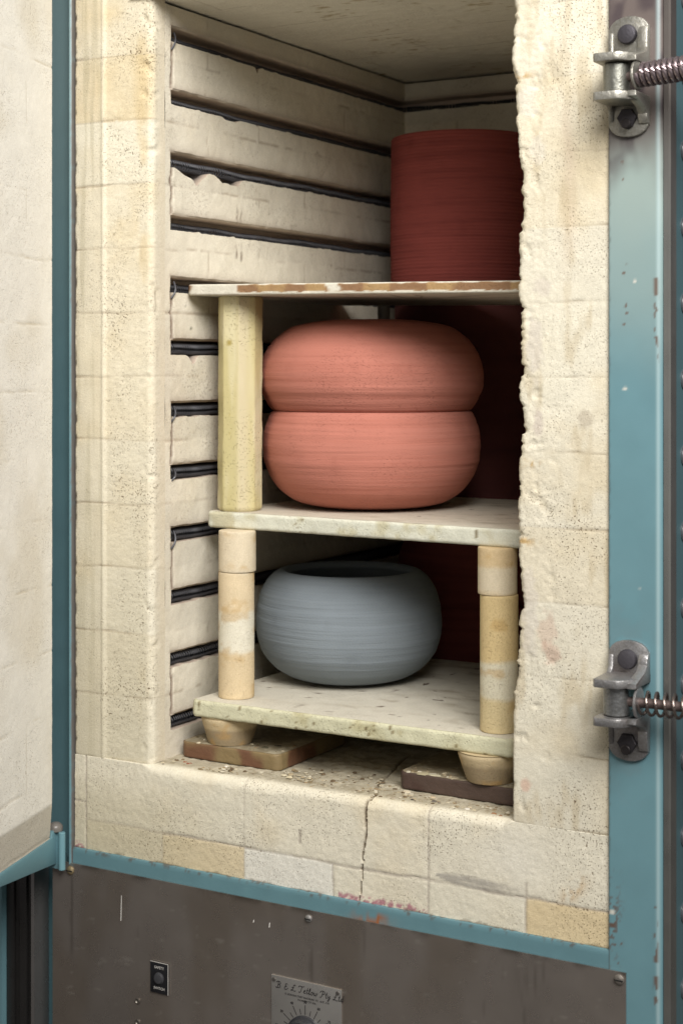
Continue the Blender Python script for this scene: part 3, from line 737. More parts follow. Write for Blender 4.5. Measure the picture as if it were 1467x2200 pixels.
# hand drawn script lettering, strokes in glyph units
GL = {
 'B': (0.95, [[(.05, .12), (.0, .02), (.2, -.02), (.32, .1), (.42, .95)], [(.05, .82), (.2, 1.), (.55, 1.02), (.78, .9), (.72, .62), (.36, .52)], [(.36, .52), (.72, .48), (.8, .2), (.55, .0), (.15, .02)]]),
 '&': (0.8, [[(.72, .3), (.6, .05), (.25, -.02), (.08, .2), (.25, .45), (.5, .5)], [(.5, .5), (.25, .6), (.25, .85), (.48, .95), (.62, .8)]]),
 'L': (0.8, [[(.75, .85), (.65, 1.0), (.45, .95), (.38, .6), (.3, .2), (.1, .0), (.0, .1), (.12, .2), (.4, .08), (.72, .0), (.85, .12)], [(.12, .52), (.5, .56)]]),
 'T': (0.9, [[(.0, .78), (.1, 1.), (.35, 1.02), (.7, .95), (1.05, 1.05)], [(.62, .97), (.55, .5), (.45, .1), (.25, -.02), (.12, .12)]]),
 'e': (0.42, [[(.02, .25), (.3, .32), (.32, .5), (.18, .52), (.05, .3), (.1, .04), (.28, .02), (.45, .18)]]),
 't': (0.36, [[(.25, .95), (.12, .2), (.2, .0), (.4, .15)], [(.02, .58), (.38, .6)]]),
 'l': (0.34, [[(.0, .15), (.25, .6), (.3, .95), (.18, .98), (.1, .5), (.12, .05), (.22, .0), (.36, .15)]]),
 'o': (0.46, [[(.25, .5), (.08, .4), (.05, .12), (.2, .0), (.36, .15), (.34, .42), (.25, .5), (.3, .42), (.5, .4)]]),
 'w': (0.62, [[(.02, .5), (.06, .1), (.16, .0), (.28, .2), (.3, .48), (.32, .1), (.42, .0), (.56, .25), (.56, .5), (.66, .42)]]),
 'P': (0.85, [[(.0, .75), (.1, .98), (.45, 1.05), (.8, .95), (.82, .65), (.55, .5), (.36, .52)], [(.48, .95), (.4, .5), (.3, .1), (.12, -.02), (.02, .08)]]),
 'y': (0.5, [[(.05, .5), (.06, .2), (.2, .12), (.36, .4)], [(.4, .52), (.36, .1), (.28, -.3), (.1, -.38), (.05, -.22), (.3, .0), (.5, .15)]]),
 'd': (0.5, [[(.36, .42), (.2, .5), (.05, .3), (.1, .03), (.28, .06), (.36, .4)], [(.46, 1.0), (.38, .3), (.42, .02), (.55, .12)]]),
}
def script_line(mb, s, x, z, h, y, w):
    for ch in s:
        if ch == ' ': x += .42 * h; continue
        adv, strokes = GL[ch]
        for st in strokes:
            p = np.array(st, float); tt = np.linspace(0, len(p) - 1, (len(p) - 1) * 5 + 1)
            q = np.stack([np.interp(tt, range(len(p)), p[:, i]) for i in (0, 1)], 1)
            for _ in range(3): q[1:-1] = (q[:-2] + 2 * q[1:-1] + q[2:]) / 4
            W = np.stack([x + q[:, 0] * h + q[:, 1] * h * .12, 0 * q[:, 0] + y, z + q[:, 1] * h], 1)
            mb.tube(W, w, 5, INK)
        x += (adv + .06) * h
    return x
mb = MB()
script_line(mb, 'B & L Tetlow Pty Ltd', .2915, -.1103, .0072, -.0080, .00038)
text_mb(mb, '15 GEORGINA STREET BLACKBURN  VIC.  AUST. 3130', .3315, -.1152, .0030, -.0079, INK, sx=.80)
text_mb(mb, 'PHONE 878 7277 4296', .3315, -.1189, .0030, -.0079, INK, sx=.80)
R0 = .0235
for i, v in enumerate(range(10, 100, 5)):
    a = math.radians(90 - (v - 50) * 2.75); big = v % 10 == 0
    r1 = R0 + (.0105 if big else .006); w = .00032
    u = np.array([math.cos(a), math.sin(a)]); p = np.array([-u[1], u[0]]); c0 = np.array(DC)
    mb.prism([tuple(c0 + u * R0 - p * w), tuple(c0 + u * R0 + p * w), tuple(c0 + u * r1 + p * w), tuple(c0 + u * r1 - p * w)], -.0081, -.0077, 1, INK)
    if big:
        t_ = c0 + u * (r1 + .0032); text_mb(mb, str(v), t_[0], t_[1], .0042, -.0079, INK, sx=.9, bold=.0001)
mb.build('lettering', M['plain'], plate)
kn = MB(); kn.cyl((DC[0], -.0078, DC[1]), (0, -1, 0), .022, .012, 40, (.028, .028, .032), prof=[(0, .0225), (.003, .0225), (.004, .0205), (.010, .0195), (.0115, .018), (.012, .01)])
kn.build('knob', M['paint'], plate)
for x, z in ((DX0 + .0035, DZ1 - .0045), (DX1 - .0045, DZ1 - .004)):
    mb = MB(); mb.cyl((x, -.0078, z), (0, -1, 0), .0022, .0012, 14, (.12, .11, .10)); mb.build('screw', M['dark_metal'], plate)

# ---- latch brackets on the right post
ZINC = np.array([.36, .355, .345])
def latch(zm, up, dn, rc, wire, pitch, turns, dirv, tone, x0):
    lx0, lx1, yb = .6795, .7210, -.0035
    lt = MB()
    lt.cyl((x0, -.034, zm - .0135), (0, 0, 1), .013, .027, 32, tone * np.array([.75, .78, .78]))
    lt.cyl((x0, -.034, zm - .022), (0, 0, 1), .0045, .044, 16, tone * .35)
    root = lt.build('latch', M['bracket'], kiln)
    for sgn, ext in ((1, up), (-1, dn)):
        b = MB()
        zf = zm + sgn * .0145; z1 = zm + sgn * ext
        # back plate with an arched end
        hw = (lx1 - lx0) / 2; xc = (lx0 + lx1) / 2
        arch = [(lx0, zf), (lx1, zf), (lx1, z1 - sgn * .013)] + [(xc + hw * math.cos(a) * (1 if abs(math.cos(a)) < .8 else .98), z1 - sgn * .013 + sgn * .013 * math.sin(a)) for a in np.linspace(.25, math.pi - .25, 9)] + [(lx0, z1 - sgn * .013)]
        b.prism(arch, yb - .005, yb + .0002, 1, tone, .0012)
        # side ribs that run into the flange
        for xa, xb, pr_ in ((lx0 + .0002, lx0 + .0055, .0065), (lx1 - .0095, lx1 + .0003, .0105)):
            yo = yb - pr_
            pr = [(yb - .001, zf), (-.046, zf), (-.046, zf + sgn * .005), (yo - .006, zf + sgn * .0125), (yo, zf + sgn * .018), (yo, z1 - sgn * .018), (yo + .003, z1 - sgn * .0125), (yb - .001, z1 - sgn * .010)]
            if xa < .69: pr = [(yb - .001, zf), (-.026, zf), (yo - .003, zf + sgn * .010), (yo, zf + sgn * .014)] + pr[5:]
            b.prism(pr, xa, xb, 0, tone * (1.15 if xa > .69 else .95), .0013)
        fl = [(lx0 + .001, yb), (lx1, yb), (lx1, -.034), (lx1 - .014, -.053), (lx1 - .018, -.0545), (lx0 + .003, -.0545), (lx0 + .001, -.0525)]
        b.prism(fl, min(zf, zf + sgn * .0082), max(zf, zf + sgn * .0082), 2, tone, .0008)
        V = np.array(b.v); nn = fbm(V, 120, 3, 400 + int(zm * 10)); cc = np.array(b.c) * (.68 + .75 * nn)[:, None]; rst = sstep(.5, .62, fbm(V, 170, 3, 410)) * (V[:, 1] > -.045) * (np.abs(V[:, 2] - zf) < .012) * (.8 if zm < .5 else .25); cc = mix(cc, np.array([.13, .075, .06]), rst)
        b.c = [tuple(x) for x in cc]
        b.build('bracket', M['bracket'], root)
        bo = MB(); zb = zm + sgn * (ext - .0185)
        if sgn > 0: bo.cyl((xc - .0005, yb - .004, zb), (0, -1, 0), .0095, .007, 28, (.075, .07, .08), prof=[(0, .0098), (.004, .0098), (.006, .0088), (.007, .006)])
        else:
            bo.cyl((xc - .0005, yb - .004, zb), (0, -1, 0), .0100, .006, 6, (.055, .05, .055)); bo.cyl((xc - .0005, yb - .004, zb - .006), (0, -1, 0), .005, .009, 14, (.035, .03, .03))
        bo.build('bolt', M['dark_metal'], root)
    d = np.array(dirv, float); d /= np.linalg.norm(d); p0 = np.array([x0, -.034, zm])
    rod = MB(); rod.tube([p0 + d * t for t in np.linspace(.008, .19, 8)], .0048, 14, (.16, .12, .11)); rod.build('rod', M['dark_metal'], root)
    wa = MB(); wa.cyl(p0 + d * .0205, d, rc + .0042, .0024, 32, tone * 1.25); wa.build('washer', M['bracket'], root)
    t = np.linspace(0, turns * 2 * np.pi, int(turns * 26))
    u = np.cross(d, (0, 0, 1)); u /= np.linalg.norm(u); w = np.cross(d, u)
    q = p0 + np.outer(.0245 + t / (2 * np.pi) * pitch, d) + rc * (np.outer(np.cos(t), u) + np.outer(np.sin(t), w))
    s = MB(); s.tube(q, wire, 10, (.30, .24, .25) if wire > .002 else (.19, .155, .14)); s.build('spring', M['spring'], root)
latch(.8575, .0655, .0535, .0098, .0026, .0058, 22, (1, -.10, .035), ZINC * np.array([1.0, .99, .93]), .6975)
latch(.2555, .0545, .0645, .0108, .0016, .0088, 15, (1, .02, .0), ZINC * np.array([.98, .98, 1.04]), .6975)

# ---- the open door at the left
A = np.array([.0000, -.026, 0.]); dd = np.array([.274, -.962, 0]); dd /= np.linalg.norm(dd); dn_ = np.array([.962, .274, 0]); dn_ /= np.linalg.norm(dn_)
def D(s, off, z): return np.stack(np.broadcast_arrays(A[0] + dd[0] * s + dn_[0] * off, A[1] + dd[1] * s + dn_[1] * off, z), -1)
ZB = .0148; BEV_S, BEV_Z = .0245, .050
ss = np.concatenate([np.linspace(0, BEV_S, 14), np.arange(BEV_S + .0016, .20, .0018), np.linspace(.205, .62, 60)])
zs = np.concatenate([np.linspace(ZB, ZB + BEV_Z, 26), np.arange(ZB + BEV_Z + .002, TOP, .0022)])
S_, Z_ = np.meshgrid(ss, zs)
g1 = np.clip(S_ / BEV_S, 0, 1); g2 = np.clip((Z_ - ZB) / BEV_Z, 0, 1); k = np.minimum(g1, g2)
off = -.014 * (1 - k)
off = off + .0 * S_
P = D(S_, off, Z_)
dj = np.full(S_.shape, 1.)
for i in range(16):
    zj = .018 + .0762 * i; dj = np.minimum(dj, np.abs(Z_ - zj - (fbm(P, 20, 3, i) - .5) * .007))
par = np.floor((Z_ - .018) / .0762).astype(int) % 2
dv = np.minimum(np.abs(S_ - .093 - .228 * 0 - par * .0 - (fbm(P, 30, 2, 33) - .5) * .005), np.abs(S_ - .30))
jmd = (1 - sstep(.0004, .0017, dj)) * sstep(.42, .62, fbm(P, 16, 3, 501)) + .6 * (1 - sstep(.0004, .0016, dv)) * (par == 1) * sstep(.45, .6, fbm(P, 18, 2, 502))
jmd = np.clip(jmd, 0, 1)
disp = (fbm(P, 30, 2, 503) - .5) * .0007 + (fbm(P, 200, 2, 504) - .5) * .0004 - .0007 * jmd
bevel = 1 - sstep(.92, 1., k)
V = P + dn_ * disp[..., None]
col = np.broadcast_to(np.array([.82, .795, .725]), P.shape) * (.94 + .12 * fbm(P, 60, 3, 506))[..., None]
col = mix(col, np.array([.66, .60, .47]), .5 * sstep(.45, .7, fbm(P, 10, 3, 507)))
col = mix(col, np.array([.68, .61, .48]), .45 * bevel)  # bevel tinted duller, its weaker light painted in
col = mix(col, np.array([.42, .33, .18]),   .4 * jmd * (.6 + .4 * sstep(.4, .6, fbm(P, 60, 2, 508))))
# solid plug behind the face
n1, m1 = S_.shape
back = D(S_, -.075, Z_)
VV = np.concatenate([V.reshape(-1, 3), back.reshape(-1, 3)]); nn_ = n1 * m1
F0 = grid_faces(n1, m1)
edge = list(range(m1)) + [i * m1 + m1 - 1 for i in range(1, n1)] + [(n1 - 1) * m1 + j for j in range(m1 - 2, -1, -1)] + [i * m1 for i in range(n1 - 2, 0, -1)]
Fe = np.array([(edge[i], edge[(i + 1) % len(edge)], edge[(i + 1) % len(edge)] + nn_, edge[i] + nn_) for i in range(len(edge))])
FF = np.concatenate([F0, F0[:, ::-1] + nn_, Fe])
dk = MB()
def dbox(mb, s0, s1, o0, o1, z0, z1, c): mb.prism([(s0, o0), (s1, o0), (s1, o1), (s0, o1)], z0, z1, 2, c, .0015, xf=lambda v: D(v[0], v[1], v[2]))
dbox(dk, -.004, .63, -.110, -.0765, -.012, TOP + .02, BLUE)
door = dk.build('door', M['paint'], kiln)
build('brick_lining', VV, FF, M['door_brick'], door, np.concatenate([col.reshape(-1, 3)] * 2), np.full(2 * nn_, .8), 50)
hs = MB()
hs.prism([(-.030, .022), (-.028, -.0215), (.0283, -.0142), (.1315, -.0012), (.30, .006), (.62, .006), (.62, .0145), (-.004, .0145), (-.006, .022)], -.075, -.013, 1, BLUE * 1.05, .0012, xf=lambda v: D(v[0], v[1], v[2]))
hs.build('door_rail', M['paint'], door)
hg = MB()
hg.box(-.0300, -.0095, -.0135, -.0105, -.0262, .0195, BLUE * 1.05, .0006)
hg.cyl((-.0085, -.0135, -.0262), (0, 0, 1), .0042, .0457, 18, BLUE * 1.2)
hg.cyl((-.0195, -.0125, .0196), (0, 0, 1), .012, .013, 24, np.array([.17, .155, .14]), prof=[(0, .0088), (.004, .0092), (.007, .008), (.0095, .005), (.0102, .002)])
hg.build('hinge', M['paint'], door)

# ---- ribbed side cover and lower post left of the panel
rc = MB()
for x0, x1, y, c in ((-.104, -.092, -.004, .08), (-.092, -.083, -.001, .07), (-.083, -.072, -.004, .08), (-.072, -.0625, -.001, .07), (-.0625, -.0568, -.007, .32)):
    rc.box(x0, x1 - .0008, y, .02, -.44, -.03, (c, c * .95, c * .92), .0006)
rc.build('ribbed_cover', M['steel'], kiln)
lo = MB(); lo.box(-.165, -.1052, -.012, .03, -.44, -.024, BLUE, .003); lo.build('lower_post', M['paint'], kiln)

# ================================================================== FURNITURE IN THE KILN
def slab(name, corners, z0, z1, mat, colf, step=.0034, bev=.0035, seed=0, rag=.0012, dz=None):
    """kiln shelf: rounded-edge slab from a convex quad outline (front-left, front-right, back-right, back-left)"""
    pts = []
    q = np.array(corners, float)
    for i in range(4):
        a, b = q[i], q[(i + 1) % 4]; n = max(2, int(np.linalg.norm(b - a) / step))
        rc_ = .0055
        t = np.linspace(rc_ / np.linalg.norm(b - a), 1 - rc_ / np.linalg.norm(b - a), n)
        pts += [tuple(a + (b - a) * k) for k in t]
    pts = np.array(pts); c = pts.mean(0)
    dirs = pts - c
    nrm = np.stack([np.roll(pts, -1, 0) - np.roll(pts, 1, 0)], 0)[0]; nrm = np.stack([nrm[:, 1], -nrm[:, 0]], 1); nrm /= np.linalg.norm(nrm, axis=1, keepdims=True)
    L = []
    h = z1 - z0
    for ins, z in [(f, 'b') for f in (.999,)] : pass
    rings = []
    for f in (.02, .25, .5, .75, .9): rings.append(('s', f, z0))
    for a in np.linspace(0, 90, 4): a = math.radians(a); rings.append(('e', bev * (1 - math.sin(a)), z0 + bev * (1 - math.cos(a))))
    for t in np.linspace(.12, .88, 6): rings.append(('e', 0, z0 + bev + (h - 2 * bev) * t))
    for a in np.linspace(0, 90, 4): a = math.radians(a); rings.append(('e', bev * (1 - math.cos(a)), z1 - bev * (1 - math.sin(a))))
    top = list(np.linspace(.985, .02, int(.25 / .0055)))
    for f in top: rings.append(('s', f, z1))
    V = []
    for kind, v, z in rings:
        if kind == 'e': p = pts - nrm * v
        else: p = c + dirs * v
        V.append(np.concatenate([p, np.full((len(p), 1), z)], 1))
    V = np.array(V)
    nz = fbm(V, 70, 3, seed) - .5
    sidem = np.array([1. if r[0] == 'e' else 0. for r in rings])[:, None]
    V[..., :2] += nrm[None] * (nz * rag * 2 * sidem)[..., None]
    V[..., 2] += (fbm(V, 60, 3, seed + 3) - .5) * rag * .8
    isside = np.broadcast_to(sidem, V.shape[:2])
    col = colf(V, isside)
    if dz is not None: V[..., 2] += dz(V)
    n = len(pts)
    F = [tuple(f) for f in grid_faces(len(rings), n, False, True)] + [tuple(range(n))[::-1], tuple((len(rings) - 1) * n + j for j in range(n))]
    return build(name, V.reshape(-1, 3), F, mat, None, col.reshape(-1, 3), None, 60)

SHG = 'kiln shelves in the chamber'
def shelf_col(edge, topc, dirt, seed, z1):
    def f(V, side):
        c = mix(topc, edge, side) * (.9 + .2 * fbm(V, 60, 3, seed))[..., None]
        up = (1 - side) * (V[..., 2] > z1 - .006)
        c = mix(c, np.array([.22, .165, .10]), up * dirt * sstep(.50, .80, fbm(V, (26, 60, 26), 5, seed + 1)))
        c = mix(c, np.array([.10, .06, .04]), up * sstep(.815, .84, fbm(V, (70, 110, 70), 2, seed + 2)))
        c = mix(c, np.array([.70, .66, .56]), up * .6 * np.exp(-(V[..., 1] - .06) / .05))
        c = mix(c, np.array([.42, .36, .18]), .5 * side * sstep(.52, .75, fbm(V, 45, 3, seed + 5)))
        c = mix(c, np.array([.16, .11, .04]), side * .8 * sstep(.78, .82, fbm(V, 170, 2, seed + 6)))
        return c
    return f
s1 = slab('kiln_shelf', [(.1415, .0405), (.5555, .0405), (.5555, .424), (.1415, .424)], .1650, .1850, M['shelf'], shelf_col(np.array([.60, .585, .42]), np.array([.60, .565, .48]), .55, 600, .185), seed=601)
tag(s1, 'lowest pale kiln shelf with dirty top, resting on two tapered clay feet', 'shelf', SHG)
s2 = slab('kiln_shelf', [(.1285, .090), (.562, .066), (.5715, .424), (.153, .436)], .3840, .4040, M['shelf'], shelf_col(np.array([.64, .64, .54]), np.array([.58, .53, .44]), .6, 620, .404), seed=621)
tag(s2, 'middle chipped white kiln shelf carrying the two stacked orange bowls', 'shelf', SHG)
def s3col(V, side):
    c = np.broadcast_to(np.array([.66, .63, .54]), V.shape) * (.9 + .2 * fbm(V, 60, 3, 640))[..., None]
    br = side * sstep(.40, .44, fbm(V, (19, 19, 19), 4, 641)) * sstep(.0028, .0036, V[..., 2] - .6655 + (fbm(V, 160, 3, 642) - .5) * .004) * (1 - sstep(.6768, .6778, V[..., 2] + (fbm(V, 140, 3, 643) - .5) * .003))
    c = mix(c, np.array([.36, .21, .07]), .9 * br)
    c = mix(c, np.array([.24, .13, .07]), .85 * br * sstep(.5, .58, fbm(V, (40, 40, 10), 2, 644)))
    c = mix(c, np.array([.20, .17, .13]), .6 * (1 - side) * sstep(.6, .7, fbm(V, (70, 160, 70), 3, 645)))
    return c
slope = lambda V: -(V[..., 0] - .118) * .0165
s3 = slab('kiln_shelf', [(.1138, .070), (.564, .070), (.564, .436), (.1138, .436)], .6655, .6785, M['shelf'], s3col, seed=641, rag=.0008, bev=.002, dz=slope)
tag(s3, 'thin upper kiln shelf with flaking brown and white front edge, below the dark cylinder', 'shelf', SHG)

def prop_bands(base, bands, seed):
    def f(V, t, z):
        c = np.broadcast_to(np.array(base), V.shape).copy()
        zz = V[..., 2] + (fbm(V, 50, 2, seed) - .5) * .006
        for z0, z1, cc, k in bands: c = mix(c, np.array(cc), k * sstep(z0 - .003, z0 + .003, zz) * (1 - sstep(z1 - .003, z1 + .003, zz)))
        c = mix(c, np.array([.48, .30, .10]), .5 * sstep(.60, .75, fbm(V, (45, 45, 60), 3, seed + 3)))
        return c * (.92 + .16 * fbm(V, 90, 3, seed + 5))[..., None]
    return f
def post_prof(r, h): return [(0, 0), (r - .0012, 0), (r, .0012), (r, h * .33), (r, h * .66), (r, h - .0012), (r - .0012, h), (0, h)]
PG = 'clay props holding up the shelves'
def dense_post(r, h):
    p = [(0.0004, 0), (r - .0014, 0), (r - .0003, .0005), (r, .0016)] + [(r, z) for z in np.linspace(.004, h - .004, max(8, int(h / .003)))] + [(r, h - .0016), (r - .0003, h - .0005), (r - .0014, h), (0.0004, h)]
    return p
BEIGE = (.66, .575, .43)
def post(name, c, r, h, bands, seed, label, base=BEIGE, wob=.012):
    o = lathe(name, dense_post(r, h), c, M['prop'], None, 72, prop_bands(base, bands, seed), wob, seed, 0, alpha=.8)
    return tag(o, label, 'prop', PG)
post('kiln_prop', (.1799, .0809, .185), .0214, .1500, [(.182, .24, (.66, .50, .28), .6), (.24, .288, (.72, .68, .56), .95), (.288, .334, (.68, .52, .30), .5)], 700, 'long round beige prop standing at the left end of the lowest shelf')
post('kiln_prop', (.1812, .0809, .3352), .0222, .0488, [(.336, .385, (.68, .58, .42), .6)], 710, 'short beige prop stacked on the long round prop at the left')
post('kiln_prop', (.5244, .0750, .185), .0206, .1478, [(.182, .222, (.66, .54, .30), .6), (.222, .262, (.70, .66, .52), .9), (.262, .334, (.64, .48, .23), .7)], 720, 'long round yellowish prop beside the right brick jamb', base=(.66, .54, .33))
post('kiln_prop', (.5225, .0750, .3330), .0212, .0510, [(.336, .363, (.68, .60, .45), .8), (.363, .39, (.62, .46, .25), .7)], 730, 'short prop with broken lower edge stacked on the long prop at the right', base=(.66, .54, .36))
# octagonal prop: fluted, eight soft corners
def oct_mesh():
    n = 96; t = np.linspace(0, 2 * np.pi, n, endpoint=False)
    ap = np.cos(np.pi / 8) / np.cos((t + .28) % (np.pi / 4) - np.pi / 8)
    ap = .88 * ap + .12
    r = .0268 * ap / ap.max()
    h = .262; zs = np.concatenate([[0, .001, .003], np.linspace(.006, h - .006, 80), [h - .003, h - .001, h]])
    ins = np.interp(zs, [0, .003, h - .003, h], [.0025, 0, 0, .0025])
    V = np.stack([.1625 + (r[None] - ins[:, None]) * np.cos(t), .1160 + (r[None] - ins[:, None]) * np.sin(t), .4042 + zs[:, None] + 0 * t[None]], -1)
    V[..., :2] += ((fbm(V, 60, 3, 740) - .5) * .0012)[..., None]
    V[..., 0] += -.0012 * (1 - zs[:, None] / h) 
    c = mix(np.array([.52, .455, .23]), np.array([.62, .56, .36]), sstep(.4, .65, fbm(V, (60, 60, 8), 3, 741)))
    c = mix(c, np.array([.60, .52, .42]), .4 * np.exp(-((V[..., 0] - .178) / .006) ** 2) * (V[..., 1] < .12))
    for zc, r_ in ((.608, .0055), (.50, .002), (.52, .0015)):
        q = 1 - sstep(.3, 1., np.hypot((V[..., 0] - .163) / r_, (V[..., 2] - zc) / r_)); c = mix(c, np.array([.30, .22, .03]), .8 * q * (V[..., 1] < .1))
    F = [tuple(f) for f in grid_faces(len(zs), n, False, True)] + [tuple(range(n))[::-1], tuple((len(zs) - 1) * n + j for j in range(n))]
    o = build('octagonal_prop', V.reshape(-1, 3), F, M['prop_glazed'], None, c.reshape(-1, 3), None, 50)
    tag(o, 'tall olive yellow octagonal prop between the middle and upper shelves', 'prop', PG)
oct_mesh()
post('kiln_prop', (.1965, .420, .404), .0085, .2600, [], 750, 'thin grey prop in the shade behind the stacked bowls', base=(.38, .36, .32))
FG = 'tapered feet under the lowest shelf'
def foot(c, r0, r1, h, seed, label):
    pr = [(0.0004, 0), (r0 - .003, 0), (r0, .0015), (r0 + (r1 - r0) * .35, h * .3), (r0 + (r1 - r0) * .72, h * .62), (r1, h * .86), (r1 - .0006, h - .001), (r1 - .002, h), (.0004, h)]
    def f(V, t, z):
        k = sstep(c[2] + h * .52, c[2] + h * .66, V[..., 2] + (fbm(V, 50, 3, seed) - .5) * .008)
        cc = mix(np.array([.32, .25, .155]), np.array([.56, .45, .28]), k)  # lower band also darkened in colour for shade under the shelf
        return mix(cc, np.array([.50, .30, .10]), .5 * sstep(.55, .7, fbm(V, 60, 3, seed + 2)))
    return tag(lathe('prop_foot', pr, c, M['prop'], None, 72, f, .012, seed, 3, alpha=.6), label, 'kiln foot', FG)
foot((.1745, .0760, .1318), .0265, .0345, .0333, 760, 'squat tapered clay foot under the left front corner of the lowest shelf')
foot((.5165, .0695, .1318), .0255, .0350, .0333, 770, 'squat tapered clay foot beside the right brick jamb under the lowest shelf')
# tiles on the hearth
TG = 'glazed tiles lying on the kiln floor'
def tile_col(base, red, seed):
    def f(V, side):
        c = mix(np.array([.27, .225, .15]), np.array(base), side) * (.75 + .5 * fbm(V, 45, 3, seed))[..., None]
        c = mix(c, np.array(red), .75 * side * sstep(.46, .6, fbm(V, (26, 26, 26), 2, seed + 1)))
        c = mix(c, np.array([.50, .45, .33]), .55 * (1 - side) * sstep(.52, .66, fbm(V, 110, 3, seed + 2)))
        return c
    return f
t1 = slab('floor_tile', [(.1205, .0500), (.2605, .0475), (.2610, .205), (.1200, .205)], .1125, .1316, M['tile'], tile_col((.20, .145, .07), (.11, .035, .022), 780), seed=781, bev=.002)
tag(t1, 'brown glazed tile on the kiln floor beneath the left clay foot', 'tile', TG)
t2 = slab('floor_tile', [(.4135, .0530), (.5640, .0475), (.5660, .205), (.4150, .205)], .1125, .1316, M['tile'], tile_col((.07, .045, .035), (.05, .025, .02), 790), seed=791, bev=.002)
tag(t2, 'dark brown tile on the kiln floor beneath the right clay foot', 'tile', TG)

# ---- pots
TERRA = np.array([.43, .168, .126])
def clay_col(base, dark, seed, amt=.35):
    base = np.array(base); dark = np.array(dark)
    def f(V, t, z):
        st = fbm(np.stack([V[..., 0] * 5, V[..., 1] * 5, V[..., 2] * 260], -1), 1., 3, seed)
        c = mix(base, dark, amt * sstep(.42, .72, st))
        c = mix(c, base * 1.14, .4 * sstep(.5, .75, fbm(V, 18, 3, seed + 2)))
        ring = fbm(np.stack([V[..., 0] * 1.5, V[..., 1] * 1.5, V[..., 2] * 110], -1), 1., 2, seed + 4)
        c = c * (.95 + .1 * ring)[..., None]
        c = mix(c, dark * .7, .18 * sstep(.62, .8, fbm(V, (40, 40, 26), 4, seed + 7)))
        return c
    return f
# open bowl, foot down: outside up to the rim, then the inside
low = [(.0004, .000), (.046, .000), (.062, .0009), (.092, .0074), (.110, .0185), (.1230, .033), (.1318, .052), (.1352, .070), (.1350, .088), (.1318, .1035), (.1265, .1160), (.1222, .1203), (.1175, .1190), (.1215, .104), (.1255, .086), (.1255, .066), (.116, .042), (.098, .024), (.070, .012), (.0004, .010)]
b1 = lathe('clay_bowl', low, (.2770, .2390, .4042), M['clay'], None, 180, clay_col(TERRA, (.35, .118, .083), 800, .35), .009, 801, 11, alpha=.8, ridge=.0016)
BG = 'unglazed terracotta bowls stacked rim to rim'
tag(b1, 'lower terracotta bowl standing upright on the middle shelf', 'bowl', BG)
up = [(r * (1 + .032 * min(1., max(0., (.118 - z) / .03))), z * .93) for i, (r, z) in enumerate(low)]
up[1] = (.040, 0); up[2] = (.060, .0008); up[3] = (.096, .0072)
hh = max(z for _, z in up)
upr = [(r, hh - z) for r, z in up]
b2 = lathe('clay_bowl', upr, (.2760, .2400, .4042 + .1208 + .0004), M['clay'], None, 180, clay_col(TERRA * .97, (.34, .113, .08), 820, .35), .009, 821, 11, alpha=.8, ridge=.0016)
tag(b2, 'upper terracotta bowl turned upside down on the lower one', 'bowl', BG)
grey = [(.0004, 0), (.036, 0), (.052, .001), (.076, .0065), (.096, .019), (.1095, .036), (.1160, .056), (.1172, .074), (.1158, .092), (.1118, .108), (.1058, .1208), (.0980, .1308), (.0905, .1362), (.0845, .1380), (.0795, .1360), (.0780, .130), (.0860, .121), (.097, .108), (.1045, .088), (.107, .066), (.100, .042), (.082, .020), (.05, .010), (.0004, .009)]
def greyc(V, t, z):
    c = clay_col((.19, .218, .24), (.15, .174, .195), 840, .32)(V, t, z)
    return c
b3 = lathe('clay_bowl', grey, (.2415, .2440, .1856), M['grey_clay'], None, 180, greyc, .012, 841, 11, ridge=.0013, ridge_f=190.)
tag(b3, 'blue grey round bowl with open rim on the lowest shelf', 'bowl')
CG = 'dark red clay cylinders standing at the back'
cyl0 = [(.0004, 0), (.098, 0), (.1, .002), (.1005, .06), (.1005, .12), (.1005, .19), (.100, .2515), (.0985, .2535), (.094, .2530), (.0935, .248), (.0935, .12), (.0935, .012), (.0004, .010)]
REDC = clay_col((.25, .060, .052), (.18, .042, .038), 860, .6)
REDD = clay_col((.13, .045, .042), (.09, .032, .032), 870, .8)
for i, (z, lab) in enumerate(((.3652, 'dark red clay cylinder in the shade behind the stacked orange bowls'), (.6682, 'tall dark red clay cylinder rising above the upper shelf'))):
    if i == 0: pr = [(r, zz * 1.193) for r, zz in cyl0]
    else: pr = [(.0004, 0), (.098, 0)] + [(.1019 + .00045 * math.sin(2 * math.pi * zz / .0047 + .8 * math.sin(zz * 70)) + .0008 * math.sin(zz * 17), zz) for zz in np.arange(.002, .2325, .0011)] + [(r + .0016, zz - .019) for r, zz in cyl0[7:10]] + [(.0951, .012), (.0004, .010)]
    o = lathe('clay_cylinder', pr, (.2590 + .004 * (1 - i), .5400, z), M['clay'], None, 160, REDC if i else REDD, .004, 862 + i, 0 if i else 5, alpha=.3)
    tag(o, lab, 'clay cylinder', CG)
lowd = [(r * .785, z) for r, z in low]; hd = max(z for _, z in lowd)
REDB = clay_col((.20, .055, .048), (.15, .04, .036), 880, .6)
o = lathe('clay_bowl', lowd, (.2780, .5330, .1322), M['clay'], None, 128, REDB, .006, 881, 5)
tag(o, 'dark red bowl deep in the shade behind the grey bowl, lower of two', 'bowl', 'dark red bowls stacked at the back')
o = lathe('clay_bowl', [(r, (hd - z) * .929) for r, z in lowd], (.2780, .5330, .1322 + hd + .0004), M['clay'], None, 128, REDB, .006, 882, 5)
tag(o, 'upturned dark red bowl behind the grey bowl, under the middle shelf', 'bowl', 'dark red bowls stacked at the back')
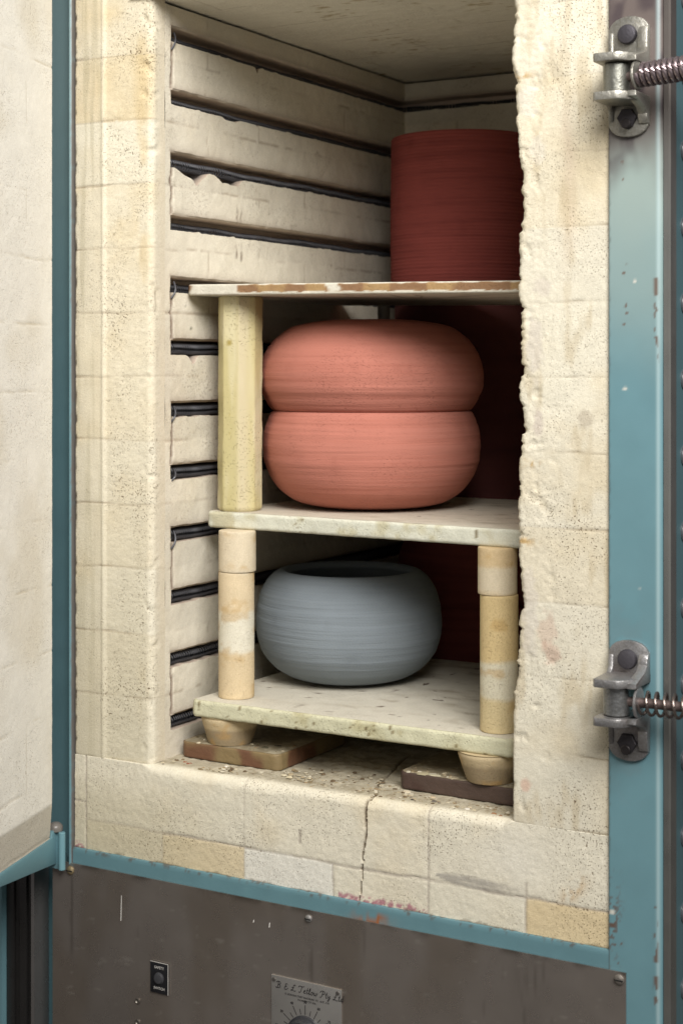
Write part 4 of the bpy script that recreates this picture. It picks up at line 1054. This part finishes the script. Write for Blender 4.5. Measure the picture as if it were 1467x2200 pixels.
bs = slab('floor_tile', [(.170, .475), (.360, .475), (.360, .628), (.170, .628)], .1125, .1318, M['tile'], tile_col((.2, .16, .1), (.15, .1, .06), 795), seed=796, bev=.002)
tag(bs, 'worn tile at the back of the kiln floor beneath the dark cylinders', 'tile', TG)

# ---- crumbs and flakes on the hearth
def chip(mb, p, s, c, fl=.45):
    n = 7; V = []
    rot = random.random() * 6.3
    for h, k in ((0, 1.), (fl * s * random.uniform(.6, 1.1), random.uniform(.45, .85))):
        for j in range(n):
            a = rot + j * 2 * math.pi / n; r = s * k * random.uniform(.6, 1.15)
            V.append((p[0] + r * math.cos(a), p[1] + r * .8 * math.sin(a), p[2] + h * random.uniform(.7, 1.2)))
    F = [(j, (j + 1) % n, n + (j + 1) % n, n + j) for j in range(n)] + [tuple(range(n))[::-1], tuple(range(n, 2 * n))]
    mb.add(V, F, c)
cr = MB()
PALC = [(.50, .44, .32), (.46, .40, .28), (.30, .22, .13), (.14, .10, .06), (.56, .51, .40), (.38, .31, .2), (.22, .17, .1)]
for _ in range(1500):
    x = random.uniform(.118, .57); y = abs(random.gauss(.03, .028)) + .012
    if random.random() < .45: x = random.gauss(.46, .06); y = abs(random.gauss(.026, .014)) + .010
    if not (.118 < x < .568) or y > .2: continue
    on_t = (.122 < x < .259 and .052 < y < .2) or (.416 < x < .562 and .055 < y < .2)
    if not on_t and ((.119 < x < .263 and y > .044) or (.411 < x and y > .042)): continue
    z = .1312 if on_t else .1112
    chip(cr, (x, y, z), random.choice((.0007, .0009, .0012, .0017, .0028)) * random.uniform(.8, 1.3), np.array(random.choice(PALC)) * random.uniform(.8, 1.1))
for x, y, s, c in ((.4270, .0465, .0058, (.62, .54, .40)), (.4235, .0440, .0036, (.5, .42, .3)), (.4620, .0400, .0045, (.52, .42, .28)), (.4680, .0370, .0033, (.48, .42, .32)), (.4420, .0290, .0060, (.16, .13, .10)), (.4340, .0270, .0042, (.13, .10, .08)),
                     (.4700, .0270, .0050, (.14, .12, .10)), (.4780, .0225, .0036, (.12, .11, .10)), (.4470, .0210, .0034, (.06, .055, .05)), (.5130, .0180, .004, (.66, .62, .54)), (.545, .0165, .005, (.30, .16, .08)), (.553, .0130, .0035, (.25, .14, .08)),
                     (.3720, .055, .004, (.13, .12, .11)), (.331, .030, .0035, (.12, .1, .07)), (.282, .036, .0055, (.55, .48, .33)), (.272, .040, .004, (.62, .55, .4)), (.148, .030, .005, (.28, .1, .06)), (.139, .033, .004, (.3, .12, .07)), (.192, .0408, .003, (.7, .66, .58))):
    chip(cr, (x, y, .1112), s, np.array(c), .4)
for x, y, s, c in ((.4400, .0590, .011, (.40, .35, .23)), (.4560, .0580, .009, (.46, .42, .3)), (.452, .060, .006, (.5, .46, .36)), (.432, .060, .007, (.22, .17, .1)), (.478, .057, .008, (.33, .28, .19)), (.226, .072, .006, (.1, .09, .06)), (.236, .085, .007, (.09, .08, .06))):
    chip(cr, (x, y, .1312), s, np.array(c), .16)
o = cr.build('crumbs', M['crumb'], None, sharp=20)
tag(o, 'loose brick crumbs and flakes scattered on the kiln floor', 'crumbs', kind='stuff')

# ---- workshop floor under the kiln
f = MB(); f.box(-2.5, 3.5, -3.5, 2.5, -.50, -.44, (1, 1, 1))
tag(f.build('floor', M['concrete'], None), kind='structure')

# ================================================================== LIGHT, WORLD, CAMERA
w = bpy.data.worlds.new('World'); SC.world = w; w.use_nodes = True
wn = w.node_tree.nodes; wl = w.node_tree.links; bg = wn['Background']
tc = wn.new('ShaderNodeTexCoord'); dt = wn.new('ShaderNodeVectorMath'); dt.operation = 'DOT_PRODUCT'
wl.new(tc.outputs['Generated'], dt.inputs[0]); dt.inputs[1].default_value = Vector((.70, -.70, .12)).normalized()
wr = wn.new('ShaderNodeValToRGB'); wm = wn.new('ShaderNodeMapRange'); wm.inputs['From Min'].default_value = -1; wm.inputs['From Max'].default_value = 1
wl.new(dt.outputs['Value'], wm.inputs['Value']); wl.new(wm.outputs['Result'], wr.inputs['Fac'])
wr.color_ramp.elements[0].position = .38; wr.color_ramp.elements[0].color = (.13, .112, .125, 1)
wr.color_ramp.elements[1].position = .95; wr.color_ramp.elements[1].color = (1., .98, .94, 1)
wl.new(wr.outputs['Color'], bg.inputs['Color']); bg.inputs['Strength'].default_value = .36
def area(name, loc, target, sx, sy, power, col):
    l = bpy.data.lights.new(name, 'AREA'); l.shape = 'RECTANGLE'; l.size = sx; l.size_y = sy; l.energy = power; l.color = col
    o = bpy.data.objects.new(name, l); COL.objects.link(o); o.location = loc
    o.rotation_euler = (Vector(target) - Vector(loc)).to_track_quat('-Z', 'Y').to_euler()
    return o
kl = area('window_light', (1.75, -1.45, 2.1), (.36, .15, .66), 1.5, 1.4, 29.5, (1., .975, .94))
kl.data.spread = math.radians(85)

cam = bpy.data.cameras.new('Camera'); co = bpy.data.objects.new('Camera', cam); COL.objects.link(co)
co.location = (1.230, -1.494, .576); co.rotation_euler = (math.radians(90), 0, math.radians(29.9))
cam.sensor_fit = 'HORIZONTAL'; cam.sensor_width = 36; cam.lens = 3400 / 1467 * 36; cam.shift_y = -307 / 1467
cam.clip_start = .05; cam.clip_end = 50
cam.dof.use_dof = True; cam.dof.focus_distance = 1.76; cam.dof.aperture_fstop = 11
SC.camera = co
SC.render.resolution_x = 682; SC.render.resolution_y = 1024
SC.view_settings.view_transform = 'Standard'; SC.view_settings.look = 'None'; SC.view_settings.exposure = 0; SC.view_settings.gamma = 1
SC.view_settings.use_curve_mapping = False
SC.cycles.max_bounces = 8; SC.cycles.diffuse_bounces = 5
SC.cycles.use_denoising = True
